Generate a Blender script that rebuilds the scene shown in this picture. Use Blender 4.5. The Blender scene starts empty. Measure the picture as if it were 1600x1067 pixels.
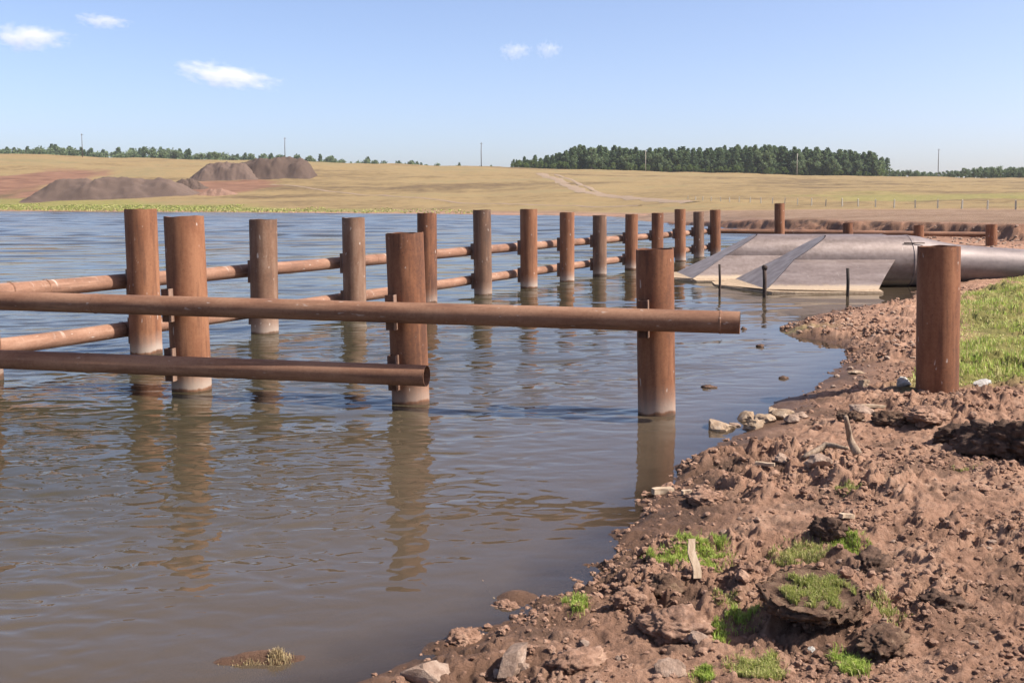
import bpy, math, random
import numpy as np
from mathutils import Vector, Matrix, Quaternion
R = math.radians
scene = bpy.context.scene
COL = scene.collection

# ------------------------------------------------------------------ camera, sky, sun, exposure
CAM_Z = 2.65
F, CX, CY, HOR = 1600.0, 800.0, 430.0, 318.0      # focal length, principal point, eye level (photo pixels)
PITCH = math.atan((CY - HOR) / F)
cam_d = bpy.data.cameras.new('camera')
cam = bpy.data.objects.new('camera', cam_d); COL.objects.link(cam)
cam.location = (0, 0, CAM_Z)
cam.rotation_euler = (math.pi / 2 - PITCH, 0, 0)
cam_d.sensor_width = 36; cam_d.lens = 36.0
cam_d.shift_y = -(533.5 - CY) / 1600.0
cam_d.clip_start = 0.05; cam_d.clip_end = 20000
scene.camera = cam

SUN_EL, SUN_AZ = R(47), R(103)                    # azimuth clockwise from +Y (view direction)
world = bpy.data.worlds.new('World'); scene.world = world
world.use_nodes = True
wn = world.node_tree
bg = wn.nodes['Background']
sky = wn.nodes.new('ShaderNodeTexSky'); sky.sky_type = 'NISHITA'
sky.sun_disc = False; sky.sun_elevation = SUN_EL; sky.sun_rotation = SUN_AZ
sky.air_density = 0.7; sky.dust_density = 2.0; sky.ozone_density = 6.0; sky.altitude = 100
tint = wn.nodes.new('ShaderNodeMix'); tint.data_type = 'RGBA'; tint.blend_type = 'MULTIPLY'; tint.inputs[0].default_value = 1
tint.inputs[7].default_value = (1.24, 1.02, .91, 1)       # the camera's white balance
wn.links.new(sky.outputs[0], tint.inputs[6]); wn.links.new(tint.outputs[2], bg.inputs[0]); bg.inputs[1].default_value = 0.126
sd = bpy.data.lights.new('sun', 'SUN'); sd.energy = 5.0; sd.angle = R(0.53); sd.color = (1, .95, .87)
sun = bpy.data.objects.new('sun', sd); COL.objects.link(sun)
sv = Vector((math.sin(SUN_AZ) * math.cos(SUN_EL), math.cos(SUN_AZ) * math.cos(SUN_EL), math.sin(SUN_EL)))
sun.rotation_euler = (-sv).to_track_quat('-Z', 'Y').to_euler()
sun.location = (30, -10, 40)
vs = scene.view_settings
vs.view_transform = 'Standard'; vs.look = 'None'; vs.gamma = 1; vs.exposure = 1.0
scene.cycles.volume_bounces = 6
scene.cycles.transparent_max_bounces = 16

# ------------------------------------------------------------------ numeric helpers
def h2(i, j, s):
    i = i.astype(np.int64).astype(np.uint64); j = j.astype(np.int64).astype(np.uint64)
    h = (i * np.uint64(374761393) + j * np.uint64(668265263) + np.uint64(s * 974711 + 12345)) & np.uint64(0xffffffff)
    h = ((h ^ (h >> np.uint64(13))) * np.uint64(1274126177)) & np.uint64(0xffffffff)
    h = ((h ^ (h >> np.uint64(16))) * np.uint64(2246822519)) & np.uint64(0xffffffff)
    return ((h ^ (h >> np.uint64(15))) & np.uint64(0xffffff)).astype(np.float64) / float(0xffffff)
def gn(x, y, s=0):
    i = np.floor(x); j = np.floor(y); fx = x - i; fy = y - j
    ux = fx * fx * fx * (fx * (fx * 6 - 15) + 10); uy = fy * fy * fy * (fy * (fy * 6 - 15) + 10)
    def g(a, b):
        t = h2(i + a, j + b, s) * 2 * math.pi
        return np.cos(t) * (fx - a) + np.sin(t) * (fy - b)
    return 1.5 * ((g(0, 0) * (1 - ux) + g(1, 0) * ux) * (1 - uy) + (g(0, 1) * (1 - ux) + g(1, 1) * ux) * uy)
def fbm(x, y, o=4, s=0, gain=.5):
    r = 0; a = 1
    for k in range(o):
        r = r + a * gn(x, y, s + k * 7); x = x * 2.03 + 3.1; y = y * 2.03 - 1.7; a *= gain
    return r
def clods(x, y, s):
    """rounded lumps on a jittered cell lattice, heights 0..1"""
    i = np.floor(x); j = np.floor(y); best = np.zeros_like(x)
    for a in (-1, 0, 1):
        for b in (-1, 0, 1):
            ci, cj = i + a, j + b
            dx = ci + h2(ci, cj, s) - x; dy = cj + h2(ci, cj, s + 1) - y
            rad = .35 + .5 * h2(ci, cj, s + 2); t = h2(ci, cj, s + 3) * 3.14; k = .6 + .8 * h2(ci, cj, s + 4)
            px = (dx * np.cos(t) + dy * np.sin(t)) * k; py = (-dx * np.sin(t) + dy * np.cos(t)) / k
            q = 1 - (px * px + py * py) / (rad * rad)
            best = np.maximum(best, np.sqrt(np.clip(q, 0, 1)) * rad * (h2(ci, cj, s + 5) ** 1.3))
    return best
def sm(x, a, b):
    t = np.clip((x - a) / (b - a), 0, 1); return t * t * (3 - 2 * t)
def polydist(X, Y, P, closed=True):
    d = np.full(X.shape, 1e18); inside = np.zeros(X.shape, bool); n = len(P)
    for k in range(n if closed else n - 1):
        x0, y0 = P[k]; x1, y1 = P[(k + 1) % n]
        ex, ey = x1 - x0, y1 - y0
        t = np.clip(((X - x0) * ex + (Y - y0) * ey) / (ex * ex + ey * ey + 1e-12), 0, 1)
        d = np.minimum(d, (X - x0 - t * ex) ** 2 + (Y - y0 - t * ey) ** 2)
        if closed:
            c = ((y0 > Y) != (y1 > Y)); inside ^= c & (X < (x1 - x0) * (Y - y0) / ((y1 - y0) if y1 != y0 else 1e-12) + x0)
    return np.sqrt(d), inside
def ray(x, y):
    c, s = math.cos(PITCH), math.sin(PITCH); v = -(y - CY)
    return np.array([x - CX, F * c + v * s, v * c - F * s])
def at(x, y, z=0.0):
    d = ray(x, y); t = (z - CAM_Z) / d[2]
    return (d[0] * t, d[1] * t)
def atY(x, y, Y):
    d = ray(x, y); t = Y / d[1]
    return (d[0] * t, Y, CAM_Z + d[2] * t)

# ------------------------------------------------------------------ terrain
SHORE_PX = [(1440, 455), (1425, 472), (1370, 480), (1310, 487), (1262, 500), (1228, 513), (1250, 525), (1300, 533), (1330, 545),
            (1332, 562), (1300, 590), (1265, 608), (1215, 632), (1180, 652), (1160, 672), (1140, 690), (1098, 712), (1062, 748), (1030, 785),
            (1010, 822), (985, 852), (958, 880), (925, 905), (905, 935), (862, 955), (838, 978), (750, 992), (700, 1012), (668, 1040), (590, 1062)]
LAKE = [at(*p) for p in SHORE_PX] + [(-1.35, 4.9), (-2.2, 3.4), (-3.6, 1.4), (-7, -3), (-20, -12), (-700, -20), (-700, 420), (-330, 385)]
LAKE += [at(0, 330), at(250, 331.3), at(500, 333), at(700, 334.6), at(850, 336.3), at(960, 338.5), at(1050, 342), at(1120, 349), at(1170, 356), at(1212, 362)]
LAKE += [(24, 80), (22.5, 66), (19.5, 56), (17.8, 48), (16.4, 40), (15.2, 36)]
SCARP = [(7, 215), (12, 190), (19, 150), (24.3, 118), (27.5, 88), (28.8, 72), (30, 60), (34, 42), (44, 25), (60, 0)]
SKY_X = [-2600, -800, 0, 200, 500, 750, 1000, 1250, 1600, 2600]
SKY_Y = [240, 240, 241, 247, 254, 261, 267.5, 274.5, 279, 281]
HS_U = [-1.6, -.5, -.2, 0, .1, .2, .35, .5, 1.3]
HS_Y = [330, 352, 292, 250, 215, 170, 140, 118, 90]
RIDGE = 620.0
def masks(X, Y):
    d, ins = polydist(X, Y, LAKE); d = np.where(ins, -d, d)
    s, _ = polydist(X, Y, SCARP, False)
    big = SCARP + [(4000, 0), (4000, 4000), (7, 4000)]
    _, i2 = polydist(X, Y, big); s = np.where(i2, s, -s)
    s = np.where(s > 0, s * (1 - sm(Y, 110, 205)), s)
    return d, s
def terrain(X, Y, fine=True, out=None):
    X = np.asarray(X, float); Y = np.asarray(Y, float)
    d, s = masks(X, Y)
    dist = np.hypot(X, Y)
    d = d + np.where(dist < 60, .16 * fbm(X * 1.3, Y * 1.3, 3, 5), 0) * sm(dist, 2, 5)
    cap = .62 + .55 * np.exp(-(dist / 5.5) ** 2)
    land = cap * (1 - np.exp(-np.clip(d, 0, None) * .12 / cap)) + .03 * (1 - np.exp(-np.clip(d, 0, None) / .1))
    lake = -1.6 * (1 - np.exp(np.clip(d, None, 0) * .10))
    z = np.where(d > 0, land, lake)
    u = X / np.maximum(Y, 1.0)
    # plateau behind the eroded edge
    sn = s + .8 * fbm(X * .22, Y * .16, 5, 31) + .5 * fbm(X * .9, Y * .5, 4, 35)
    up = sm(sn, -1.0, .7) * sm(Y, -5, 25) * (1 - sm(Y, 170, 215))
    z = z + up * .85 + np.clip(s, 0, 200) * .006 * (d > 0)
    # long hill
    ysky = np.interp(u * F + CX, SKY_X, SKY_Y); ys = np.interp(u, HS_U, HS_Y)
    zr = CAM_Z + (HOR - ysky) * RIDGE / F
    t = np.clip((Y - ys) / (RIDGE - ys), 0, 1)
    hill = zr * (.82 * t ** 1.12 + .18 * sm(t, 0, 1)) - np.clip(Y - RIDGE, 0, None) * .004
    z = np.where(d > 0, np.maximum(z, 0) * (1 - t) + hill, z)
    z = z + np.where((t > 0) & (d > 0), (fbm(X / 38, Y / 38, 3, 51) * .7 + fbm(X / 9, Y / 9, 3, 54) * .12) * np.minimum(t * 8, 1), 0)
    # low plain between fence and shore
    z = z + np.where((d > 0) & (dist > 30), .05 * fbm(X / 3, Y / 3, 3, 61) * np.clip(d, 0, 1), 0)
    if fine:
        m = (dist < 75) & (d > -1.2) & (s < 3)
        if m.any():
            x = X[m]; y = Y[m]; dd = d[m]; D = dist[m]
            wx = x + .05 * gn(x * 5, y * 5, 70); wy = y + .05 * gn(x * 5 + 9, y * 5, 71)
            lump = sm(fbm(x * .55, y * .55, 3, 77), -.25, .45)
            smooth = sm(x - .42 * y, .4, 2.2) * sm(y, 2, 4) * (1 - sm(y, 8.6, 10.5))      # trampled part on the right
            lump = lump * (1 - .9 * smooth)
            edge = np.where((y > 10.4) & (y < 16.5), sm(dd, .0, 1.7) * .9 + .1 * sm(dd, -.4, .4), sm(dd, -.5, .5))
            far = 1 - sm(D, 26, 70) * .6
            q = .06 * lump * clods(wx * 1.7, wy * 1.7, 81) * 1.5
            bl = np.abs(fbm(wx * 2.3, wy * 2.3, 6, 82, .60)) * (1.0 + .25 * gn(x * 9, y * 9, 83))
            q = q + (.34 - .2 * smooth + .66 * lump) * .115 * bl
            b2 = np.abs(fbm(wx * 6.5, wy * 6.5, 4, 84, .6))
            q = q + (.4 + .6 * lump) * .042 * b2
            q = q + (.3 + .7 * lump) * .05 * clods(wx * 4.3, wy * 4.3, 91) + .022 * clods(wx * 11, wy * 11, 101) * (.4 + .6 * lump)
            q = q + .05 * fbm(x * 1.1, y * 1.1, 4, 121) * (.35 + lump) + .012 * fbm(x * 9, y * 9, 3, 125)
            q = q - .10 * lump * sm(fbm(x * 2.3, y * 2.3, 2, 131), .25, .6)
            z[m] = z[m] + q * edge * far
            # torn turf edge and pushed-up bank on the right
            e = np.exp(-((x - 6.4) / 1.6) ** 2) * np.exp(-((y - 10.7 - .1 * x) / .55) ** 2)
            z[m] += .22 * e
            b = np.exp(-(((x + 1.45) / .40) ** 2 + ((y - 5.80 - .12 * (x + 1.45)) / .10) ** 2)); z[m] = np.where(b > .04, np.maximum(z[m], -.07 + .12 * b + .02 * gn(x * 9, y * 9, 4)), z[m])
            b = np.exp(-(((x - .0) / .16) ** 2 + ((y - 6.75) / .12) ** 2)); z[m] += .10 * b
    if out is not None: out.update(d=d, s=s, t=t, u=u, up=up, dist=dist)
    return z
def hit(x, y, fine=False, y0=3.0, y1=1500.0):
    """where the line of sight of a photo pixel meets the ground"""
    dr = ray(x, y); Ys = np.exp(np.linspace(math.log(y0), math.log(y1), 1500))
    X = dr[0] / dr[1] * Ys; Z = CAM_Z + dr[2] / dr[1] * Ys
    g = np.maximum(terrain(X, Ys, fine), 0 if not fine else -9)
    k = np.argmax(g >= Z)
    return (float(X[k]), float(Ys[k]), float(g[k]))
def gz(x, y): return float(terrain(np.array([x]), np.array([y]))[0])

# ------------------------------------------------------------------ object helpers
def mesh(name, V, faces, smooth=True, mats=(), fm=None):
    me = bpy.data.meshes.new(name)
    V = np.asarray(V, np.float32)
    if isinstance(faces, np.ndarray):
        n, k = faces.shape
        me.vertices.add(len(V)); me.vertices.foreach_set('co', V.ravel())
        me.loops.add(n * k); me.loops.foreach_set('vertex_index', faces.astype(np.int32).ravel())
        me.polygons.add(n); me.polygons.foreach_set('loop_start', np.arange(0, n * k, k, dtype=np.int32))
        me.update(calc_edges=True)
    else:
        me.from_pydata([tuple(map(float, v)) for v in V], [], faces); me.update()
    me.polygons.foreach_set('use_smooth', np.full(len(me.polygons), smooth))
    for m in mats: me.materials.append(m)
    if fm is not None: me.polygons.foreach_set('material_index', np.asarray(fm, np.int32))
    return me
def attr(me, name, vals):
    a = me.attributes.new(name, 'FLOAT', 'POINT'); a.data.foreach_set('value', np.asarray(vals, np.float32))
def put(name, me, parent=None, loc=(0, 0, 0)):
    o = bpy.data.objects.new(name, me); COL.objects.link(o); o.location = loc
    if parent is not None: o.parent = parent
    return o
def tag(o, label=None, cat=None, group=None, kind=None):
    if label: o['label'] = label
    if cat: o['category'] = cat
    if group: o['group'] = group
    if kind: o['kind'] = kind
    return o
def empty(name, loc=(0, 0, 0)):
    o = bpy.data.objects.new(name, None); COL.objects.link(o); o.location = loc; o.empty_display_size = .2
    return o
class MB:
    def __init__(self): self.v = []; self.f = []
    def add(self, V, Fs):
        o = len(self.v); self.v += [tuple(map(float, p)) for p in V]; self.f += [tuple(i + o for i in f) for f in Fs]; return self
    def box(self, c, s, M=None):
        V = [Vector((sx * s[0] / 2, sy * s[1] / 2, sz * s[2] / 2)) for sx in (-1, 1) for sy in (-1, 1) for sz in (-1, 1)]
        if M is not None: V = [M @ v for v in V]
        V = [v + Vector(c) for v in V]
        return self.add(V, [(0, 1, 3, 2), (4, 6, 7, 5), (0, 4, 5, 1), (2, 3, 7, 6), (0, 2, 6, 4), (1, 5, 7, 3)])
    def tube(self, pts, rads, n=10, cap=True):
        pts = [Vector(p) for p in pts]; V = []; Fs = []
        for k, p in enumerate(pts):
            t = (pts[min(k + 1, len(pts) - 1)] - pts[max(k - 1, 0)]).normalized()
            a = t.cross(Vector((0, 0, 1)) if abs(t.z) < .9 else Vector((1, 0, 0))).normalized(); b = t.cross(a)
            for i in range(n):
                g = 2 * math.pi * i / n; V.append(p + (a * math.cos(g) + b * math.sin(g)) * rads[k])
        for k in range(len(pts) - 1):
            for i in range(n):
                j = (i + 1) % n; Fs.append((k * n + i, k * n + j, (k + 1) * n + j, (k + 1) * n + i))
        if cap: Fs.append(tuple(range(n))[::-1]); Fs.append(tuple(range((len(pts) - 1) * n, len(pts) * n)))
        return self.add(V, Fs)
    def mesh(self, name, mat, smooth=False): return mesh(name, self.v, self.f, smooth, [mat])

# ------------------------------------------------------------------ materials
ALB = .70      # reflectances below are entered relative to this
def mat(name, rough=.8, spec=.3):
    m = bpy.data.materials.new(name); m.use_nodes = True; nt = m.node_tree
    p = nt.nodes['Principled BSDF']; p.inputs['Roughness'].default_value = rough; p.inputs['Specular IOR Level'].default_value = spec
    return m, nt, p
def N(nt, t, **k):
    n = nt.nodes.new(t)
    for a, b in k.items():
        if isinstance(b, (int, float, tuple, str, bool)) and hasattr(n, a): setattr(n, a, b)
    return n
def L(nt, a, b): nt.links.new(a, b)
def coord(nt, scale=(1, 1, 1), kind='Object'):
    c = N(nt, 'ShaderNodeTexCoord'); m = N(nt, 'ShaderNodeMapping'); m.inputs['Scale'].default_value = scale
    L(nt, c.outputs[kind], m.inputs[0]); return m.outputs[0]
def noise(nt, co, scale, detail=5, rough=.6, dist=0.0):
    n = N(nt, 'ShaderNodeTexNoise'); n.inputs['Scale'].default_value = scale; n.inputs['Detail'].default_value = detail
    n.inputs['Roughness'].default_value = rough; n.inputs['Distortion'].default_value = dist; L(nt, co, n.inputs['Vector']); return n.outputs['Fac']
def ramp(nt, fac, stops):
    r = N(nt, 'ShaderNodeValToRGB'); e = r.color_ramp.elements
    while len(e) < len(stops): e.new(.5)
    for k, (p, c) in enumerate(stops):
        e[k].position = p; e[k].color = (c, c, c, 1) if isinstance(c, (int, float)) else (*[q * ALB for q in c], 1)
    L(nt, fac, r.inputs[0]); return r.outputs[0]
def mix(nt, fac, a, b):
    m = N(nt, 'ShaderNodeMix'); m.data_type = 'RGBA'
    for v, s in ((fac, m.inputs[0]), (a, m.inputs[6]), (b, m.inputs[7])):
        if isinstance(v, (int, float)): s.default_value = v
        elif isinstance(v, tuple): s.default_value = (*[q * ALB for q in v], 1)
        else: L(nt, v, s)
    return m.outputs[2]
def math_(nt, op, a, b=0.0, clamp=False):
    m = N(nt, 'ShaderNodeMath', operation=op); m.use_clamp = clamp
    for v, s in ((a, m.inputs[0]), (b, m.inputs[1])):
        if isinstance(v, (int, float)): s.default_value = v
        else: L(nt, v, s)
    return m.outputs[0]
def at_node(nt, name): 
    a = N(nt, 'ShaderNodeAttribute'); a.attribute_name = name; return a.outputs['Fac']
def bump(nt, p, h, dist, strength=1.0):
    b = N(nt, 'ShaderNodeBump'); b.inputs['Distance'].default_value = dist; b.inputs['Strength'].default_value = strength
    L(nt, h, b.inputs['Height']); L(nt, b.outputs[0], p.inputs['Normal']); return b

def rust_mat(name, base, dark, hi, axis_streak=True, band=False, spots=0.0, rings=False):
    m, nt, p = mat(name, .82, .25)
    info = N(nt, 'ShaderNodeObjectInfo')
    c0 = N(nt, 'ShaderNodeTexCoord')
    off = N(nt, 'ShaderNodeVectorMath', operation='ADD'); L(nt, c0.outputs['Object'], off.inputs[0])
    rv = N(nt, 'ShaderNodeVectorMath', operation='SCALE'); rv.inputs[0].default_value = (31, 17, 5); L(nt, info.outputs['Random'], rv.inputs['Scale'])
    L(nt, rv.outputs[0], off.inputs[1]); co = off.outputs[0]
    mp = N(nt, 'ShaderNodeMapping'); mp.inputs['Scale'].default_value = (1, 1, .25); L(nt, co, mp.inputs[0])
    n1 = noise(nt, mp.outputs[0], 3.5, 6, .62); n2 = noise(nt, co, 22, 5, .7); n3 = noise(nt, co, 1.3, 3, .5)
    a = math_(nt, 'ADD', math_(nt, 'MULTIPLY', n1, .55), math_(nt, 'ADD', math_(nt, 'MULTIPLY', n2, .25), math_(nt, 'MULTIPLY', n3, .2)))
    a = math_(nt, 'ADD', a, math_(nt, 'MULTIPLY', math_(nt, 'SUBTRACT', info.outputs['Random'], .5), .12))
    col = ramp(nt, a, [(.36, dark), (.49, base), (.62, hi)])
    dm = N(nt, 'ShaderNodeMapping'); dm.inputs['Scale'].default_value = (1, 1, .07); L(nt, co, dm.inputs[0])
    dr = noise(nt, dm.outputs[0], 11, 4, .6)
    col = mix(nt, math_(nt, 'MULTIPLY', ramp(nt, dr, [(.54, 0.0), (.64, 1.0)]), .5), col, dark)
    col = mix(nt, math_(nt, 'MULTIPLY', ramp(nt, dr, [(.36, 1.0), (.44, 0.0)]), .4), col, tuple(q * 1.12 for q in hi))
    pit = ramp(nt, noise(nt, co, 60, 3, .6), [(.30, 1.0), (.40, 0.0)])
    col = mix(nt, math_(nt, 'MULTIPLY', pit, .55), col, tuple(x * .45 for x in dark))
    if spots:
        st = N(nt, 'ShaderNodeMapping'); st.inputs['Scale'].default_value = (1, 1, .35); L(nt, co, st.inputs[0])
        sp = ramp(nt, noise(nt, st.outputs[0], 16, 2, .5), [(.70, 0.0), (.735, 1.0)])
        geo = N(nt, 'ShaderNodeNewGeometry')
        col = mix(nt, math_(nt, 'MULTIPLY', sp, spots), col, (.62, .55, .48))
    if rings:      # bird lime and scale in rings across a rail
        st = N(nt, 'ShaderNodeMapping'); st.inputs['Scale'].default_value = (.5, .5, 7); L(nt, co, st.inputs[0])
        sp = ramp(nt, noise(nt, st.outputs[0], 1.6, 5, .7), [(.6, 0.0), (.66, 1.0)])
        geo = N(nt, 'ShaderNodeNewGeometry'); sx = N(nt, 'ShaderNodeSeparateXYZ'); L(nt, geo.outputs['Normal'], sx.inputs[0])
        topw = ramp(nt, sx.outputs[2], [(.1, 0.0), (.75, 1.0)])
        col = mix(nt, math_(nt, 'MULTIPLY', math_(nt, 'MULTIPLY', sp, topw), .7), col, (.6, .5, .42))
    if band:       # whitened by the old waterline
        sx = N(nt, 'ShaderNodeSeparateXYZ'); L(nt, c0.outputs['Object'], sx.inputs[0])
        zz = math_(nt, 'ADD', sx.outputs[2], math_(nt, 'MULTIPLY', math_(nt, 'SUBTRACT', n1, .5), .16))
        b = ramp(nt, zz, [(.025, 0.0), (.05, 1.0), (.10, .9), (.22, .35), (.40, 0.0)])
        col = mix(nt, math_(nt, 'MULTIPLY', b, math_(nt, 'ADD', math_(nt, 'MULTIPLY', info.outputs['Random'], .45), .42)), col, (.44, .36, .295))
        w = ramp(nt, zz, [(.0, 1.0), (.045, 0.0)]); col = mix(nt, math_(nt, 'MULTIPLY', w, .7), col, (.06, .045, .03))
    L(nt, col, p.inputs['Base Color'])
    bump(nt, p, n2, .004, .8)
    return m
RUST_POST = rust_mat('rust_post', (.235, .096, .047), (.115, .051, .031), (.32, .145, .074), band=True, spots=.6)
RUST_POST_DRY = rust_mat('rust_post_dry', (.235, .096, .047), (.115, .051, .031), (.32, .145, .074), spots=.6)
RUST_GREY = rust_mat('rust_post_greyed', (.21, .112, .068), (.115, .066, .046), (.29, .182, .125), band=True, spots=.8)
RUST_RAIL = rust_mat('rust_rail', (.24, .115, .066), (.13, .064, .042), (.33, .178, .108), spots=.35)
RUST_RINGS = rust_mat('rust_rail_streaked', (.29, .15, .094), (.165, .085, .056), (.39, .235, .16), spots=.6, rings=True)
RUST_DARK = rust_mat('rust_bracket', (.12, .056, .034), (.065, .034, .025), (.19, .095, .058))
RUST_LIT_EDGE = rust_mat('rust_bracket_flange_lit', (.25, .15, .105), (.17, .09, .06), (.32, .21, .16))  # bracket rust in a paler tone: sunlight on the flange painted into its colour
STAKE = rust_mat('stake_iron', (.07, .045, .035), (.04, .03, .025), (.12, .075, .055))

def ground_mat():
    m, nt, p = mat('earth', .95, .12)
    co = coord(nt)
    nf = noise(nt, co, 14, 8, .68); nm = noise(nt, co, 1.6, 5, .6); nl = noise(nt, co, .12, 6, .6)
    soil = ramp(nt, math_(nt, 'ADD', math_(nt, 'MULTIPLY', nf, .5), math_(nt, 'MULTIPLY', nm, .5)),
                [(.33, (.21, .116, .076)), (.47, (.39, .22, .143)), (.57, (.49, .292, .194)), (.70, (.60, .40, .285))])
    grav = ramp(nt, noise(nt, co, 45, 3, .6), [(.66, 0.0), (.72, 1.0)])
    soil = mix(nt, math_(nt, 'MULTIPLY', grav, .45), soil, (.46, .33, .245))
    soil = mix(nt, at_node(nt, 'wet'), soil, (.165, .092, .058))
    peat = ramp(nt, nf, [(.3, (.03, .021, .017)), (.7, (.085, .055, .04))])
    soil = mix(nt, at_node(nt, 'peat'), soil, peat)
    plain = ramp(nt, math_(nt, 'ADD', math_(nt, 'MULTIPLY', noise(nt, co, .9, 6, .6), .5), math_(nt, 'MULTIPLY', nl, .5)), [(.36, (.17, .105, .065)), (.5, (.25, .162, .105)), (.64, (.31, .215, .145))])
    soil = mix(nt, at_node(nt, 'plain'), soil, plain)
    fld = math_(nt, 'ADD', math_(nt, 'MULTIPLY', noise(nt, coord(nt, (.35, 1, 1)), .035, 7, .65), .6), math_(nt, 'MULTIPLY', noise(nt, coord(nt, (.5, 1, 1)), .45, 6, .7), .4))
    fld = math_(nt, 'ADD', math_(nt, 'MULTIPLY', fld, .75), math_(nt, 'MULTIPLY', noise(nt, coord(nt, (.3, 1, 1)), .011, 4, .6), .25))
    field = ramp(nt, fld, [(.425, (.135, .088, .046)), (.475, (.225, .158, .074)), (.52, (.305, .212, .098)), (.585, (.235, .185, .088))])
    col = mix(nt, at_node(nt, 'field'), soil, field)
    red = ramp(nt, noise(nt, coord(nt, (.4, 1, 1)), .25, 6, .65), [(.35, (.15, .075, .048)), (.65, (.29, .155, .095))])
    col = mix(nt, at_node(nt, 'bare'), col, red)
    gr = ramp(nt, noise(nt, co, .6, 7, .7), [(.32, (.13, .145, .035)), (.5, (.22, .22, .055)), (.68, (.33, .27, .105))])
    col = mix(nt, at_node(nt, 'green'), col, gr)
    L(nt, col, p.inputs['Base Color'])
    rr = N(nt, 'ShaderNodeMapRange'); L(nt, at_node(nt, 'wet'), rr.inputs[0]); rr.inputs[3].default_value = .95; rr.inputs[4].default_value = .5
    L(nt, rr.outputs[0], p.inputs['Roughness'])
    h = math_(nt, 'ADD', noise(nt, co, 34, 8, .75), math_(nt, 'MULTIPLY', noise(nt, co, 120, 4, .7), .35))
    bump(nt, p, h, .034, 1.0)
    return m
EARTH = ground_mat()

def soil_obj_mat(name, c0, c1, c2):
    m, nt, p = mat(name, .95, .1); co = coord(nt)
    col = ramp(nt, noise(nt, co, 11, 8, .7), [(.33, c0), (.5, c1), (.68, c2)])
    L(nt, col, p.inputs['Base Color']); bump(nt, p, noise(nt, co, 26, 8, .75), .03, .9); return m
CLOD = soil_obj_mat('clod_soil', (.195, .11, .073), (.355, .207, .14), (.52, .335, .235))
PEAT = soil_obj_mat('peat_soil', (.05, .032, .024), (.13, .08, .057), (.25, .155, .108))
SOD = soil_obj_mat('sod_soil', (.07, .042, .03), (.16, .095, .064), (.30, .20, .13))
HEAP = soil_obj_mat('heap_soil', (.095, .064, .05), (.145, .1, .079), (.20, .142, .112))
HEAP_D = soil_obj_mat('heap_soil_dark', (.075, .05, .039), (.11, .075, .058), (.155, .108, .084))
HEAP_R = soil_obj_mat('heap_soil_red', (.19, .11, .078), (.27, .16, .112), (.34, .21, .15))
STONE = soil_obj_mat('stone_tan', (.26, .17, .11), (.42, .30, .20), (.54, .42, .31))
STONE_W = soil_obj_mat('stone_pale', (.40, .36, .32), (.56, .52, .47), (.68, .65, .6))
STONE_P = soil_obj_mat('stone_pinkish', (.27, .18, .13), (.39, .27, .2), (.52, .39, .3))
def wood_mat(name, a, b):
    m, nt, p = mat(name, .85, .2); co = coord(nt, (6, 6, 1))
    col = ramp(nt, noise(nt, co, 9, 6, .65), [(.35, a), (.65, b)]); L(nt, col, p.inputs['Base Color']); bump(nt, p, noise(nt, co, 30, 5, .7), .004); return m
WOOD = wood_mat('weathered_wood', (.36, .25, .16), (.58, .45, .32))
WOOD_D = wood_mat('bleached_root', (.22, .15, .10), (.42, .31, .22))
TIMBER = wood_mat('pole_timber', (.10, .08, .065), (.18, .15, .125))
CONC = soil_obj_mat('post_concrete', (.42, .36, .28), (.55, .49, .40), (.66, .6, .5))
def blade_mat(name, g0, g1, dry):
    m, nt, p = mat(name, .6, .25); v = at_node(nt, 'var'); h = at_node(nt, 'tip')
    col = ramp(nt, v, [(0, g0), (.62, g1), (.8, tuple((a + b) / 2 for a, b in zip(g1, dry))), (1, dry)])
    col = mix(nt, math_(nt, 'MULTIPLY', math_(nt, 'SUBTRACT', 1, h), .35), col, tuple(x * .8 for x in dry))
    L(nt, col, p.inputs['Base Color'])
    tr = N(nt, 'ShaderNodeBsdfTranslucent'); L(nt, col, tr.inputs[0]); mx = N(nt, 'ShaderNodeMixShader'); mx.inputs[0].default_value = .35
    L(nt, p.outputs[0], mx.inputs[1]); L(nt, tr.outputs[0], mx.inputs[2]); L(nt, mx.outputs[0], nt.nodes['Material Output'].inputs[0]); return m
GRASS = blade_mat('grass_fresh', (.27, .43, .055), (.50, .65, .10), (.66, .55, .26))
GRASS_M = blade_mat('grass_mixed', (.25, .33, .06), (.46, .50, .11), (.68, .56, .29))
STRAW = blade_mat('straw', (.36, .26, .13), (.50, .37, .19), (.66, .52, .29))
def leaf_mat(name, a, b, c):
    m, nt, p = mat(name, .8, .15); i = N(nt, 'ShaderNodeObjectInfo'); v = at_node(nt, 'var')
    f = math_(nt, 'ADD', math_(nt, 'MULTIPLY', v, .65), math_(nt, 'MULTIPLY', i.outputs['Random'], .35))
    col = ramp(nt, f, [(.05, a), (.5, b), (.95, c)]); L(nt, col, p.inputs['Base Color'])
    tr = N(nt, 'ShaderNodeBsdfTranslucent'); L(nt, col, tr.inputs[0]); mx = N(nt, 'ShaderNodeMixShader'); mx.inputs[0].default_value = .4
    L(nt, p.outputs[0], mx.inputs[1]); L(nt, tr.outputs[0], mx.inputs[2]); L(nt, mx.outputs[0], nt.nodes['Material Output'].inputs[0]); return m
PINE = leaf_mat('pine_needles', (.10, .155, .08), (.15, .215, .10), (.21, .27, .125))
LEAF = leaf_mat('broad_leaves', (.13, .18, .095), (.18, .24, .115), (.24, .30, .14))
LEAF_Y = leaf_mat('young_leaves', (.13, .20, .06), (.19, .26, .085), (.26, .32, .11))
BARK, _nt, _p = mat('bark', .9); _p.inputs['Base Color'].default_value = (.10, .07, .05, 1)

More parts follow.
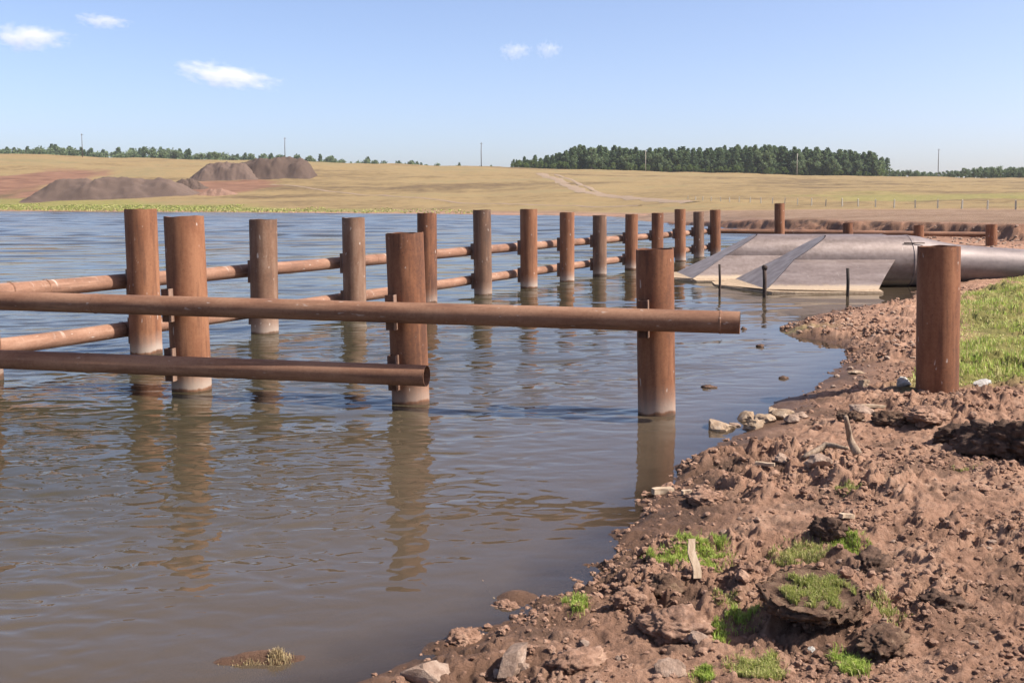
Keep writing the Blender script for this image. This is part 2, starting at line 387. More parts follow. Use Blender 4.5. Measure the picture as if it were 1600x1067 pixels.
def steel_mat(name, c0, c1, c2, rough=.42, metal=.55, tide=False):
    m, nt, p = mat(name, rough, .5); co = coord(nt)
    n = noise(nt, coord(nt, (.6, 2.5, 2.5)), 1.3, 7, .65); n2 = noise(nt, co, 8, 6, .7)
    col = ramp(nt, math_(nt, 'ADD', math_(nt, 'MULTIPLY', n, .6), math_(nt, 'MULTIPLY', n2, .4)), [(.36, c0), (.5, c1), (.66, c2)])
    drip = ramp(nt, noise(nt, coord(nt, (5, 1.2, .6)), 2.6, 4, .6), [(.66, 0.0), (.72, 1.0)]); col = mix(nt, math_(nt, 'MULTIPLY', drip, .35), col, (.55, .5, .45))
    if tide:
        sx = N(nt, 'ShaderNodeSeparateXYZ'); L(nt, N(nt, 'ShaderNodeTexCoord').outputs['Object'], sx.inputs[0])
        zz = math_(nt, 'ADD', sx.outputs[2], math_(nt, 'MULTIPLY', math_(nt, 'SUBTRACT', n2, .5), .14))
        col = mix(nt, ramp(nt, zz, [(.17, 1.0), (.24, 0.0)]), col, (.50, .375, .255))
    L(nt, col, p.inputs['Base Color']); p.inputs['Metallic'].default_value = metal
    rr = N(nt, 'ShaderNodeMapRange'); L(nt, n2, rr.inputs[0]); rr.inputs[3].default_value = rough - .12; rr.inputs[4].default_value = rough + .16; L(nt, rr.outputs[0], p.inputs['Roughness'])
    bump(nt, p, n2, .006, .5); return m
STEEL = steel_mat('intake_steel', (.165, .12, .10), (.245, .185, .16), (.33, .265, .235), .48, .35, tide=True)
STEEL_P = steel_mat('intake_plate', (.21, .18, .17), (.26, .225, .215), (.30, .27, .255), .65, .1, tide=True)
def plate_mat():
    m, nt, p = mat('intake_plate_grey', .7, .3); n = noise(nt, coord(nt), 2.5, 6, .65)
    col = ramp(nt, n, [(.36, (.21, .175, .165)), (.5, (.27, .23, .22)), (.64, (.33, .29, .28))])
    L(nt, col, p.inputs['Base Color']); return m
STEEL_P = plate_mat()
STEEL_D = steel_mat('pipe_coating', (.16, .125, .115), (.23, .18, .165), (.30, .24, .22), .55, .3)
SILT = soil_obj_mat('silt_crust', (.33, .23, .15), (.47, .345, .23), (.57, .44, .31))

# ------------------------------------------------------------------ ground sheet
def axis(segs):
    a = []
    for x0, x1, n in segs: a.append(np.linspace(x0, x1, n, endpoint=False))
    a.append(np.array([segs[-1][1]])); return np.concatenate(a)
def build_ground():
    us = axis([(-1.7, -.56, 36), (-.56, -.12, 110), (-.12, .56, 500), (.56, 1.4, 50)])
    ly = axis([(math.log(.7), math.log(3.4), 26), (math.log(3.4), math.log(16), 500), (math.log(16), math.log(60), 190), (math.log(60), math.log(140), 190), (math.log(140), math.log(4500), 280)])
    ys = np.exp(ly)
    U, Y = np.meshgrid(us, ys); X = U * Y
    o = {}
    Z = terrain(X, Y, True, o)
    nr, nc = X.shape
    V = np.stack([X.ravel(), Y.ravel(), Z.ravel()], 1)
    i = np.arange(nr * nc).reshape(nr, nc)
    Fs = np.stack([i[:-1, :-1], i[:-1, 1:], i[1:, 1:], i[1:, :-1]], -1).reshape(-1, 4)
    me = mesh('ground', V, Fs, True, [EARTH])
    d, s, t, dist, up = o['d'], o['s'], o['t'], o['dist'], o['up']
    n1 = fbm(X * .35, Y * .35, 4, 201); nb = fbm(X / 25, Y / 25, 4, 205)
    field = sm(t + nb * .012, .004, .03) * (d > 0) * sm(d, 2, 9)
    plain = np.maximum(sm(s + n1 * 1.2, -.2, 1.2) * (dist > 25), (dist > 90) * sm(d, 1, 6)) * (1 - field)
    zz = Z
    wet = np.clip((1 - sm(zz + .03 * n1, .03, .20)) * (dist < 60) + (1 - sm(d, .0, 3)) * (dist >= 60) * .5, 0, 1)
    bare = np.zeros_like(X)
    for (px, py, wpx, dep) in [(45, 283, 95, 60), (330, 294, 105, 42), (170, 300, 150, 30)]:
        x, y, z = HITS[(px, py)]
        q = ((X - x) / (wpx * y / F)) ** 2 + ((Y - y) / dep) ** 2
        bare = np.maximum(bare, 1 - sm(q + .5 * nb, .6, 1.15))
    scf = np.exp(-((s + .4) / 1.4) ** 2) * (Y > 20) * (1 - sm(Y, 120, 190)); bare = np.maximum(bare, scf * .9)
    ex = 1 - sm(np.abs(s + 2), 2, 5); bare = np.maximum(bare, .55 * ex * (Y > 45) * (1 - sm(Y, 120, 190)) * (d > 0))
    # green: shore strip far left, patch by the pipe, wet hollow on right field
    u = o['u']
    g = .7 * sm(d, 1.5, 5) * (1 - sm(d + 7 * nb + np.clip((u + .32) * 70, -18, 60), 16, 26)) * (Y > 150)
    g2, ins = polydist(X, Y, TURF); g2 = np.where(ins, -g2, g2)
    g = np.maximum(g, (1 - sm(g2 + .5 * n1, -.5, .25)) * .85)
    x, y, z = HITS[(1440, 308)]
    q = ((X - x) / 32) ** 2 + ((Y - y) / 45) ** 2
    g = np.maximum(g, (1 - sm(q + .6 * nb, .25, 1.3)) * .55 * field)
    x, y, z = HITS[(1250, 518)]
    g = np.maximum(g, .5 * np.exp(-((X - x) / .7) ** 2 - ((Y - y) / .35) ** 2))
    peat = np.exp(-((X - 5.0) / .9) ** 2 - ((Y - 9.35) / .22) ** 2) * .9
    peat = np.maximum(peat, .5 * sm(fbm(X * 1.5, Y * 1.5, 4, 221), .15, .65) * (dist < 18))
    for nme, v in (('wet', wet), ('field', field), ('plain', plain), ('bare', bare), ('green', g), ('peat', peat)):
        attr(me, nme, np.clip(v, 0, 1).ravel())
    return tag(put('ground', me), kind='structure')
TURF_PX = [(1418, 586), (1412, 572), (1440, 556), (1500, 500), (1500, 452), (1600, 424), (1760, 424), (1900, 500), (1900, 575), (1600, 582), (1505, 584)]
TURF = [at(x, y, .42) for x, y in TURF_PX]
HITS = {k: hit(*k) for k in [(45, 283), (330, 294), (170, 300), (1440, 308), (1250, 518)]}
build_ground()

# ------------------------------------------------------------------ water
def water_mat():
    m = bpy.data.materials.new('lake_water'); m.use_nodes = True; nt = m.node_tree
    nt.nodes.remove(nt.nodes['Principled BSDF'])
    def rot(a, sx, sy):
        c = N(nt, 'ShaderNodeTexCoord'); mp = N(nt, 'ShaderNodeMapping'); mp.inputs['Rotation'].default_value = (0, 0, a); mp.inputs['Scale'].default_value = (sx, sy, 1)
        L(nt, c.outputs['Object'], mp.inputs[0]); return mp.outputs[0]
    big = noise(nt, rot(R(-20), .35, 1.0), 1.5, 2, .5, .4)
    mid = noise(nt, rot(R(-14), .5, 1.0), 4.2, 3, .55, .3)
    sml = noise(nt, rot(R(10), .6, 1.0), 12, 3, .6, .2)
    gust = ramp(nt, noise(nt, rot(R(5), .25, 1.0), .11, 3, .5), [(.36, .45), (.62, 1.0)])
    h = math_(nt, 'ADD', math_(nt, 'MULTIPLY', big, .0), math_(nt, 'ADD', math_(nt, 'MULTIPLY', mid, .003), math_(nt, 'MULTIPLY', sml, .0022)))
    calm = at_node(nt, 'calm')
    h = math_(nt, 'MULTIPLY', math_(nt, 'MULTIPLY', h, gust), calm)
    b = N(nt, 'ShaderNodeBump'); b.inputs['Distance'].default_value = 1.0; b.inputs['Strength'].default_value = 1.0; L(nt, h, b.inputs['Height'])
    gl = N(nt, 'ShaderNodeBsdfGlossy'); rg = N(nt, 'ShaderNodeMapRange'); L(nt, at_node(nt, 'fine'), rg.inputs[0]); rg.inputs[3].default_value = .01; rg.inputs[4].default_value = .15; L(nt, rg.outputs[0], gl.inputs['Roughness']); L(nt, b.outputs[0], gl.inputs['Normal'])
    fr = N(nt, 'ShaderNodeFresnel'); fr.inputs['IOR'].default_value = 1.5; L(nt, b.outputs[0], fr.inputs['Normal'])
    df = N(nt, 'ShaderNodeBsdfDiffuse')
    col = mix(nt, ramp(nt, at_node(nt, 'depth'), [(0.0, 0.0), (.8, 1.0)]), (.125, .090, .060), (.055, .048, .028)); L(nt, col, df.inputs[0])
    tp = N(nt, 'ShaderNodeBsdfTransparent')
    op = ramp(nt, at_node(nt, 'depth'), [(0.0, .25), (.10, .75), (.35, 1.0)])
    m1 = N(nt, 'ShaderNodeMixShader'); L(nt, op, m1.inputs[0]); L(nt, tp.outputs[0], m1.inputs[1]); L(nt, df.outputs[0], m1.inputs[2])
    m2 = N(nt, 'ShaderNodeMixShader'); L(nt, fr.outputs[0], m2.inputs[0]); L(nt, m1.outputs[0], m2.inputs[1]); L(nt, gl.outputs[0], m2.inputs[2])
    L(nt, m2.outputs[0], nt.nodes['Material Output'].inputs[0]); return m
def waves(X, Y, calm):
    """real wave relief; short waves only where the sheet is fine enough to carry them"""
    h = np.zeros_like(X); gust = .68 + .32 * sm(fbm(X * .05, Y * .09, 3, 701), -.35, .3)
    fetch = .68 + .32 * sm(Y, 9, 32)
    for k, (lam, ang, st, sl) in enumerate([(.11, -12, .55, .10), (.18, 8, .5, .10), (.28, -14, .42, .07), (.48, -10, .36, .04), (.95, -18, .36, .025), (1.7, -6, .4, .028), (2.9, -14, .4, .05), (5.2, 4, .4, .06), (9.0, -8, .4, .06)]):
        c, sn = math.cos(R(ang)), math.sin(R(ang)); a = (X * c - Y * sn) / lam * st; b = (X * sn + Y * c) / lam
        w = sm(lam / (np.where(Y < 26, .0026, .0035) * Y), 2.8, 5.0) * (1 if lam < 2 else sm(Y, 20 * lam / 2, 40 * lam / 2))
        n = gn(a + .35 * gn(b * .5, a * .5, 711 + k), b, 721 + k)
        h += sl * lam * (n * .7 - .7 * np.abs(n)) * w
    return h * gust * fetch * calm
def build_water():
    us = axis([(-1.7, -.56, 40), (-.56, .42, 640), (.42, .9, 30)])
    ys = np.exp(axis([(math.log(1.5), math.log(4.5), 30), (math.log(4.5), math.log(26), 675), (math.log(26), math.log(450), 815)]))
    U, Y = np.meshgrid(us, ys); X = U * Y
    T = terrain(X, Y, False); calm = .12 + .88 * sm(-T, .02, .45)
    nr, nc = X.shape; V = np.stack([X.ravel(), Y.ravel(), waves(X, Y, calm).ravel()], 1)
    i = np.arange(nr * nc).reshape(nr, nc)
    Fs = np.stack([i[:-1, :-1], i[:-1, 1:], i[1:, 1:], i[1:, :-1]], -1).reshape(-1, 4)
    me = mesh('water', V, Fs, True, [water_mat()])
    attr(me, 'depth', np.clip(-T, 0, 2).ravel())
    attr(me, 'calm', (calm * (1 - .8 * sm(Y, 14, 60)) * (.55 + .45 * sm(Y, 6, 14))).ravel())
    attr(me, 'fine', sm(Y, 12, 120).ravel())
    tag(put('water', me), kind='structure')
build_water()

# ------------------------------------------------------------------ dirt tracks
def track(name, pxs, w_px, mat_):
    pts = [hit(*p, y0=60) for p in pxs]
    P = []
    for a, b in zip(pts[:-1], pts[1:]):
        for k in range(8): P.append(((a[0] * (8 - k) + b[0] * k) / 8, (a[1] * (8 - k) + b[1] * k) / 8, k))
    P.append((pts[-1][0], pts[-1][1], 0)); V = []; Fs = []
    for k, p in enumerate(P):
        q0 = P[max(k - 1, 0)]; q1 = P[min(k + 1, len(P) - 1)]
        t = Vector((q1[0] - q0[0], q1[1] - q0[1])).normalized(); n = Vector((-t.y, t.x)); w = w_px / 2 * (1 + .25 * math.sin(k * 1.7))
        for e in (-1, -.33, .33, 1):
            x, y = p[0] + n.x * w * e, p[1] + n.y * w * e; V.append((x, y, float(terrain(np.array([x]), np.array([y]), False)[0]) + (.16 if abs(e) < 1 else .03)))
    for k in range(len(P) - 1):
        for e in range(3): Fs.append((k * 4 + e, k * 4 + e + 1, k * 4 + e + 5, k * 4 + e + 4))
    return tag(put(name, mesh(name, V, Fs, True, [mat_])), kind='structure')
TRK = soil_obj_mat('track_dirt', (.24, .168, .112), (.315, .228, .155), (.38, .285, .2))
track('dirt_track', [(845, 271), (868, 279), (892, 291), (915, 301), (955, 307), (1010, 311), (1080, 317)], 5.0, TRK)
track('dirt_track', [(868, 273), (905, 288), (940, 303)], 2.0, TRK)
track('footpath', [(425, 289), (500, 297), (600, 306), (700, 315), (800, 320), (900, 322), (1000, 322)], 1.8, TRK)

# ------------------------------------------------------------------ rusty posts
def pile_mesh(name, r, top, bottom, m, n=48, seed=0):
    rng = random.Random(seed); V = []; Fs = []
    prof = [(r, bottom), (r, 0.0), (r, top * .35), (r, top * .7), (r, top - .03), (r - .001, top), (r - .013, top), (r - .014, top - .25), (r - .014, top - .55)]
    dent = [rng.uniform(-.006, .006) for _ in range(5)]; ph = rng.uniform(0, 6)
    for k, (rr, z) in enumerate(prof):
        for i in range(n):
            a = 2 * math.pi * i / n; e = 1 + (.010 * math.sin(2 * a + ph) + .004 * math.sin(5 * a + ph * 2)) * (1 if k > 3 else .3)
            dz = (.005 * math.sin(a * 3 + ph) + .003 * math.sin(a * 7)) if k in (5, 6) else 0
            V.append((rr * e * math.cos(a), rr * e * math.sin(a), z + dz))
    for k in range(len(prof) - 1):
        for i in range(n):
            j = (i + 1) % n; Fs.append((k * n + i, k * n + j, (k + 1) * n + j, (k + 1) * n + i))
    Fs.append(tuple((len(prof) - 1) * n + i for i in range(n))); Fs.append(tuple(range(n))[::-1])
    me = mesh(name, V, Fs, True, [m])
    me.set_sharp_from_angle(angle=R(40)); return me
def bracket(parent, face, r, z, h, gap, mirror=1, sh=0.0):
    """angle bar standing between the post and its rail; face = direction towards the rail"""
    f = Vector((face[0], face[1], 0)).normalized(); s = Vector((-f.y, f.x, 0)) * mirror
    M = Matrix((s, f, Vector((0, 0, 1)))).transposed()
    a = MB().box(s * (.122 - sh) + f * (r + gap - .012), (.116, .012, h), M).box(s * (.176 - sh) + f * (r + gap - .07 - .014), (.012, .128, h), M)
    o = put('bracket', a.mesh('bracket', RUST_DARK), parent); o.location.z = z
    a = MB().box(s * (.057 - sh) + f * (r + gap - .055), (.014, .13, h + .004), M)
    fl = put('flange', a.mesh('flange', RUST_LIT_EDGE), o)
    return o
POSTS = {}
def post(key, bx, by, w, tx, ty, label, m=None, group=None, ground=0.0, bottom=-1.5, face=None, rails=(), Yfix=None, mirror=1):
    if Yfix is None:
        X, Y = at(bx, by, ground)
    else: X, Y, ground = atY(bx, by, Yfix)
    r = .5 * w * Y / F; k = (Y + r) / Y; X *= k; Y *= k
    T = Vector(atY(tx, ty, Y)); base = Vector((X, Y, ground))
    ax = T - base
    e = empty('steel_post', base); e.rotation_mode = 'QUATERNION'; e.rotation_quaternion = ax.to_track_quat('Z', 'Y') if False else Vector((0, 0, 1)).rotation_difference(ax)
    tag(e, label, 'post', group)
    put('pile', pile_mesh('pile', r, ax.length, bottom, m or RUST_POST, seed=hash(key) % 999 if False else sum(map(ord, key))), e)
    for z in rails: bracket(e, face, r, z - ground, .46, .10, mirror, .09 if face is ROW else 0.0)
    POSTS[key] = (base, r, ax.length)
    return e
FRONT = (-.25, -.968); ROW = (-.903, .43)
GF, GR, GE = 'posts of the near row', 'posts of the long row into the lake', 'posts of the far cross row'
UZ, LZ = 1.235, .40
post('p0', -26, 595, 60, -50, 345, 'rusty post cut off by the left edge of the photo below two rails', face=FRONT, rails=(1.24, .38), group=GF, mirror=-1)
post('p2', 300, 613, 62, 287, 338, 'stout orange rusty post with bird lime, carrying both near rails', face=FRONT, rails=(1.235, .40), group=GF, mirror=-1)
post('pB', 642, 632, 60, 632, 364, 'rusty post at the sawn open end of the lower near rail', face=FRONT, rails=(1.23, .43), group=GF, mirror=-1)
post('pA', 1026, 651, 60, 1023, 389, 'rusty post standing alone in the water at the open end of the upper near rail', face=FRONT, rails=(1.23,), group=GF, mirror=-1)
post('pR', 1464, 612, 65, 1467, 385, 'rusty post planted in the muddy bank beside the grass', m=RUST_POST_DRY, group=GF, ground=.25)
ROWP = [('r1', 229, 554, 49, 219.5, 327, None, 'tall rusty post just left of the stout orange post, first in the long row'),
        ('r3', 414, 522, 43, 411, 343, RUST_GREY, 'brown post with a notched rim, second in the long row'),
        ('r4', 555, 497, 36, 552, 340, RUST_GREY, 'greyish post streaked with white lime, third in the long row'),
        ('r5', 668, 474, 31, 667, 333, None, 'rusty post half hidden behind the post at the open lower rail end'),
        ('r6', 755, 461, 28.5, 753, 328, RUST_GREY, 'grey-brown post, first past the half hidden one in the long row'),
        ('r7', 826.5, 450, 27, 826, 327, None, 'orange-brown post, sixth in the long row'),
        ('r8', 886, 440, 23, 886, 332, None, 'rusty post, seventh in the long row, between the sixth and the greyish eighth'),
        ('r9', 937, 430, 22, 937, 336.5, RUST_GREY, 'shorter greyish post, eighth in the long row'),
        ('r10', 986, 421, 20, 987, 335, None, 'rusty post just left of the lone post in the water'),
        ('r11', 1027, 413.5, 18.5, 1027.5, 333, None, 'rusty post rising right behind the lone post in the water'),
        ('r12', 1063, 408, 17, 1062.5, 327, None, 'rusty post just right of the lone post'),
        ('r13', 1092, 402.5, 16.5, 1091.5, 331, RUST_GREY, 'greyish post next to last in the long row, left of the intake pipes'),
        ('r14', 1118, 398, 16.5, 1117.5, 328, None, 'post at the far corner where the long row meets the cross rail')]
for k, bx, by, w, tx, ty, m, lab in ROWP:
    post(k, bx, by, w, tx, ty, lab, m=m, face=ROW, rails=(1.25, .38), group=GR, mirror=-1)
for k, bx, tx, ty, w, lab in [('e1', 1218, 1218, 318, 15.5, 'tallest post behind the intake pipes, above the first slanted pipe end'),
                              ('e2', 1325, 1325, 348.5, 15.5, 'short post stub above the middle of the intake pipes'),
                              ('e3', 1435.5, 1435.5, 352, 15.5, 'short post stub behind the bank post'),
                              ('e4', 1549, 1549, 351, 17, 'post at the right end of the cross rail, above the buried pipe')]:
    post(k, bx, 395, w, tx, ty, lab, m=RUST_POST_DRY, group=GE, Yfix=53.0, bottom=-2.0)

# ------------------------------------------------------------------ rails
def rail(label, p0, p1, r, m, bow=0.0, n=28, seams=()):
    p0 = Vector(p0); p1 = Vector(p1); ax = p1 - p0; Ln = ax.length; ns = max(8, int(Ln / .6)); V = []; Fs = []
    rings = [(r - .009, .6), (r - .009, 0.0)] + [(r, Ln * k / ns) for k in range(ns + 1)] + [(r - .009, Ln), (r - .009, Ln - .6)]
    for q, (rr, z) in enumerate(rings):
        off = bow * math.sin(z / Ln * math.pi * 3) + .004 * math.sin(z * 1.9)
        for i in range(n):
            a = 2 * math.pi * i / n; V.append((rr * math.cos(a) + off * .5, rr * math.sin(a) + off, z))
    for k in range(len(rings) - 1):
        for i in range(n):
            j = (i + 1) % n; Fs.append((k * n + i, k * n + j, (k + 1) * n + j, (k + 1) * n + i))
    Fs.append(tuple(range(n))[::-1]); Fs.append(tuple((len(rings) - 1) * n + i for i in range(n)))
    e = empty('rail_pipe', p0); e.rotation_mode = 'QUATERNION'; e.rotation_quaternion = Vector((0, 0, 1)).rotation_difference(ax)
    tag(e, label, 'rail', 'steel pipe rails between the posts')
    me = mesh('pipe', V, Fs, True, [m]); me.set_sharp_from_angle(angle=R(40)); put('pipe', me, e)
    for s_ in seams:
        V = []; Fs = []
        for q, (rr, dz) in enumerate(((r + .0005, -.014), (r + .005, -.006), (r + .005, .006), (r + .0005, .014))):
            for i in range(n): a = 2 * math.pi * i / n; V.append((rr * math.cos(a), rr * math.sin(a), s_ * Ln + dz))
        for k in range(3):
            for i in range(n): j = (i + 1) % n; Fs.append((k * n + i, k * n + j, (k + 1) * n + j, (k + 1) * n + i))
        w = put('weld_seam', mesh('weld_seam', V, Fs, True, [RUST_RAIL]), e)
    return e
RR = .1365
def beside(key, face, z, gap=.10):
    b, r, _ = POSTS[key]; f = Vector((face[0], face[1], 0)).normalized()
    return Vector((b.x, b.y, 0)) + f * (r + gap + RR) + Vector((0, 0, z))
a = beside('p0', FRONT, 1.245); b = beside('pA', FRONT, 1.235); dv = (b - a).normalized()
rail('upper near rail pipe, long and brown, ending open right of the lone post', a - dv * 4, b + dv * 1.03, RR, RUST_RAIL, .004, seams=(.42, .985))
a = beside('p0', FRONT, .385); b = beside('pB', FRONT, .435); dv = (b - a).normalized()
rail('lower near rail pipe, dark brown, sawn off open at the second near post', a - dv * 4, b + dv * .40, RR, RUST_RAIL, .004, seams=(.55,))
a = beside('r1', ROW, 1.26); b = beside('r14', ROW, 1.20); dv = (b - a).normalized()
rail('upper rail pipe of the long row, streaked white with bird lime', a - dv * 5.5, b + dv * .6, RR, RUST_RINGS, .01, seams=(.07, .085, .13, .3, .5))
a = beside('r1', ROW, .39); b = beside('r14', ROW, .36); dv = (b - a).normalized()
rail('lower rail pipe of the long row, close above the water', a - dv * 5.5, b + dv * .6, RR, RUST_RINGS, .01, seams=(.03, .12, .33))
a = Vector(atY(1112, 361, 54.2)); b = Vector(atY(1545, 366.5, 53.9))
rail('thin dark cross rail pipe behind the slant-cut intake pipes', a, b, .13, RUST_RAIL, .005)

# ------------------------------------------------------------------ intake pipes with bevelled ends
def intake(label, Yc, zc, r, k_cut, X0, X1, skirt0, wn, wf, full, tail=None):
    """k_cut, X0: the bevel is the plane x = X0 + k_cut * z; wn / wf: reach of the near / far skirt"""
    e = empty('intake_pipe', (0, 0, 0)); tag(e, label, 'intake pipe', 'water intake pipes')
    n = 56; V = []; Fs = []
    ang = [R(-150 + 300 * i / n) for i in range(n + 1)] if not full else [2 * math.pi * i / n for i in range(n + 1)]
    sec = [(Yc - r * math.sin(a), zc + r * math.cos(a)) for a in ang]
    m = 14
    for (y, z) in sec:
        xc = X0 + k_cut * max(z, .02)
        for q in range(m + 1): V.append((xc + (X1 - xc) * q / m, y, z))
    for i in range(len(sec) - 1):
        for q in range(m): a = i * (m + 1) + q; Fs.append((a, a + m + 1, a + m + 2, a + 1))
    body = put('barrel', mesh('barrel', V, Fs, True, [STEEL]), e)
    # skirts: plates leaving the barrel near its middle and running out to the waterline
    ay = math.sin(R(88)) * r; az = zc + math.cos(R(88)) * r
    for sgn, w in ((-1, wn), (1, wf)):
        V = []; Fs = []; nn = 10; mm = 10
        for i in range(nn + 1):
            t = i / nn; y = Yc + sgn * (ay + .012 + (w - ay) * t); z = az * (1 - t) ** .86 + .05
            x0 = X0 + k_cut * z; x1 = skirt0 + 1.15 * (1 - t)
            for q in range(mm + 1): V.append((x0 + (x1 - x0) * q / mm, y, z))
        for i in range(nn):
            for q in range(mm): a = i * (mm + 1) + q; Fs.append((a, a + mm + 1, a + mm + 2, a + 1))
        me = mesh('skirt', V, Fs, True, [STEEL]); o = put('skirt', me, e)
        md = o.modifiers.new('thick', 'SOLIDIFY'); md.thickness = .012; md.offset = 0; es = o.modifiers.new('edges', 'EDGE_SPLIT'); es.split_angle = R(35)
    # bevel plate closing the slanted mouth
    prof = []
    for i in range(11): t = 1 - i / 10; prof.append((Yc + wf - (wf - ay) * (1 - t), az * (1 - t) ** .86 + .05))
    for i in range(25): a = R(-88 + 176 * i / 24); prof.append((Yc - (r - .012) * math.sin(a), zc + (r - .012) * math.cos(a)))
    for i in range(11): t = i / 10; prof.append((Yc - (ay + (wn - ay) * t), az * (1 - t) ** .86 + .05))
    V = [(X0 + k_cut * z - .014, y, z) for y, z in prof]
    o = put('end_plate', mesh('end_plate', V, [tuple(range(len(V)))], False, [STEEL_P]), e)
    # silt-crusted apron along the foot
    zb = .07; xb = X0 + k_cut * .05
    pts = [(skirt0 + .05, Yc - wn + .02), (skirt0 + .08, Yc - wn - .24), (X0 + .9, Yc - wn - .30), (X0 + .25, Yc - wn - .2), (X0 - .45, Yc - wn * .45), (X0 - .85, Yc + .2), (X0 - .75, Yc + wf * .7), (X0 - .3, Yc + wf + .1),
           (xb + .05, Yc + wf - .02), (xb + .05, Yc - wn + .02)]
    b = MB(); nn = len(pts); rng = random.Random(int(Yc * 10))
    inner = {0, 8, 9}
    b.add([(x, y, .105 if i in inner else .035 + rng.uniform(-.01, .015)) for i, (x, y) in enumerate(pts)] + [(x, y, -.04) for x, y in pts],
          [tuple(range(nn))[::-1], tuple(range(nn, 2 * nn))] + [(i, (i + 1) % nn, nn + (i + 1) % nn, nn + i) for i in range(nn)])
    put('apron', b.mesh('apron', SILT), e)
    if tail:
        V = []; Fs = []
        for (x, y, z, rr) in tail:
            for i in range(n): a = 2 * math.pi * i / n; V.append((x, y - rr * math.sin(a), z + rr * math.cos(a)))
        for k in range(len(tail) - 1):
            for i in range(n): j = (i + 1) % n; Fs.append((k * n + i, k * n + j, (k + 1) * n + j, (k + 1) * n + i))
        Fs.append(tuple((len(tail) - 1) * n + i for i in range(n)))
        put('supply_pipe', mesh('supply_pipe', V, Fs, True, [STEEL_D]), e)
        V = []; Fs = []
        for q, (rr, dx) in enumerate(((r + .001, -.03), (r + .014, -.012), (r + .014, .012), (r + .001, .03))):
            for i in range(n): a = 2 * math.pi * i / n; V.append((X1 - .06 + dx, Yc - rr * math.sin(a), zc + rr * math.cos(a)))
        for k in range(3):
            for i in range(n): j = (i + 1) % n; Fs.append((k * n + i, k * n + j, (k + 1) * n + j, (k + 1) * n + i))
        put('weld_seam', mesh('weld_seam', V, Fs, True, [STEEL_D]), e)
        MBb = MB().tube([(X1 - .35, Yc - .62, zc + .60), (X1 + .30, Yc - .63, zc + .60)], [.018, .018], 8)
        put('lifting_bar', MBb.mesh('lifting_bar', STAKE, True), e)
    return e
intake('near slant-cut steel intake pipe, silver grey with a skirt, leading to the buried pipe', 33.0, .80, .83, 1.62, 7.45, 12.75, 10.9, 2.6, 1.75, True,
       tail=[(12.72, 33, .80, .83), (13.1, 33, .78, .81), (13.7, 33, .74, .70), (14.3, 33, .71, .62), (15.2, 33, .66, .60), (16.6, 32.9, .57, .60), (18.5, 32.8, .42, .60), (21.5, 32.6, .1, .60)])
intake('farther slant-cut steel intake pipe, left of and behind the near one', 36.5, .76, .80, 1.75, 6.0, 13.2, 11.0, 1.72, 1.7, True,
       tail=[(13.17, 36.5, .76, .80), (14.2, 36.5, .70, .66), (15.0, 36.5, .64, .60), (17, 36.4, .5, .60), (22, 36.2, .0, .60)])
for i, (x, y0, yt, lab) in enumerate([(1124, 462, 413, 'thin iron stake in the water before the farther pipe, leftmost of three'),
                                      (1194, 464, 416, 'thickest iron stake with a knob, before the slanted end of the near pipe'),
                                      (1324, 463, 419, 'thin straight iron stake before the skirt of the near pipe, rightmost of three')]):
    X, Y = at(x, y0); h = CAM_Z - (CAM_Z - atY(x, yt, Y)[2]); w = (.035, .055, .045)[i]
    e = empty('iron_stake', (X, Y, 0)); tag(e, lab, 'stake', 'iron stakes before the intake')
    put('rod', MB().tube([(0, 0, -.8), (.01, 0, h * .5), (-.008, 0, h)], [w] * 3, 10).mesh('rod', STAKE, True), e)
    if i == 1: put('cap', MB().tube([(0, 0, h - .10), (0, 0, h - .02), (.01, 0, h + .03)], [.07, .085, .05], 10).mesh('cap', STAKE, True), e)

# ------------------------------------------------------------------ rocks, clods, wood
def ico(n):
    import bmesh
    bm = bmesh.new(); bmesh.ops.create_icosphere(bm, subdivisions=n, radius=1)
    V = np.array([v.co[:] for v in bm.verts]); Fs = np.array([[v.index for v in f.verts] for f in bm.faces]); bm.free(); return V, Fs
ICO = {n: ico(n) for n in (1, 2, 3, 4, 5)}
def gn3(x, y, z, s):
    i, j, k = np.floor(x), np.floor(y), np.floor(z); fx, fy, fz = x - i, y - j, z - k
    w = lambda t: t * t * t * (t * (t * 6 - 15) + 10)
    ux, uy, uz = w(fx), w(fy), w(fz); r = 0
    for a in (0, 1):
        for b in (0, 1):
            for c in (0, 1):
                ii = i + a + (k + c) * 131; jj = j + b + (k + c) * 57
                th = h2(ii, jj, s) * 2 * math.pi; cz = h2(ii, jj, s + 1) * 2 - 1; cr = np.sqrt(1 - cz * cz)
                g = np.cos(th) * cr * (fx - a) + np.sin(th) * cr * (fy - b) + cz * (fz - c)
                r = r + g * (ux if a else 1 - ux) * (uy if b else 1 - uy) * (uz if c else 1 - uz)
    return r * 1.6
def n3(P, f, s, o=4, billow=False):
    r = 0; a = 1.0
    for q in range(o):
        v = gn3(P[:, 0] * f + 3.7 * q, P[:, 1] * f - 1.9 * q, P[:, 2] * f + 5.3 * q, s + 11 * q); r = r + a * (np.abs(v) * 2 - .5 if billow else v); a *= .52; f *= 2.07
    return r
def lump(size, seed, n=3, rough=.35, cuts=0, f=1.2):
    V, Fs = ICO[n]; V = V.copy(); rng = np.random.default_rng(seed)
    V = V * (1 + rough * n3(V, f, seed % 97, 2) + (rough * .4 * n3(V, f * 2.4, seed % 89 + 3, 2, True) + ((.10 * n3(V, f * 6, seed % 89 + 5, 4, True)) if n > 4 else 0) if n > 1 else 0))[:, None]
    for _ in range(cuts):
        d = rng.normal(size=3); d /= np.linalg.norm(d); h = rng.uniform(.45, .8); q = V @ d; V = V - np.clip(q - h, 0, None)[:, None] * d * .9
    return V * np.asarray(size), Fs
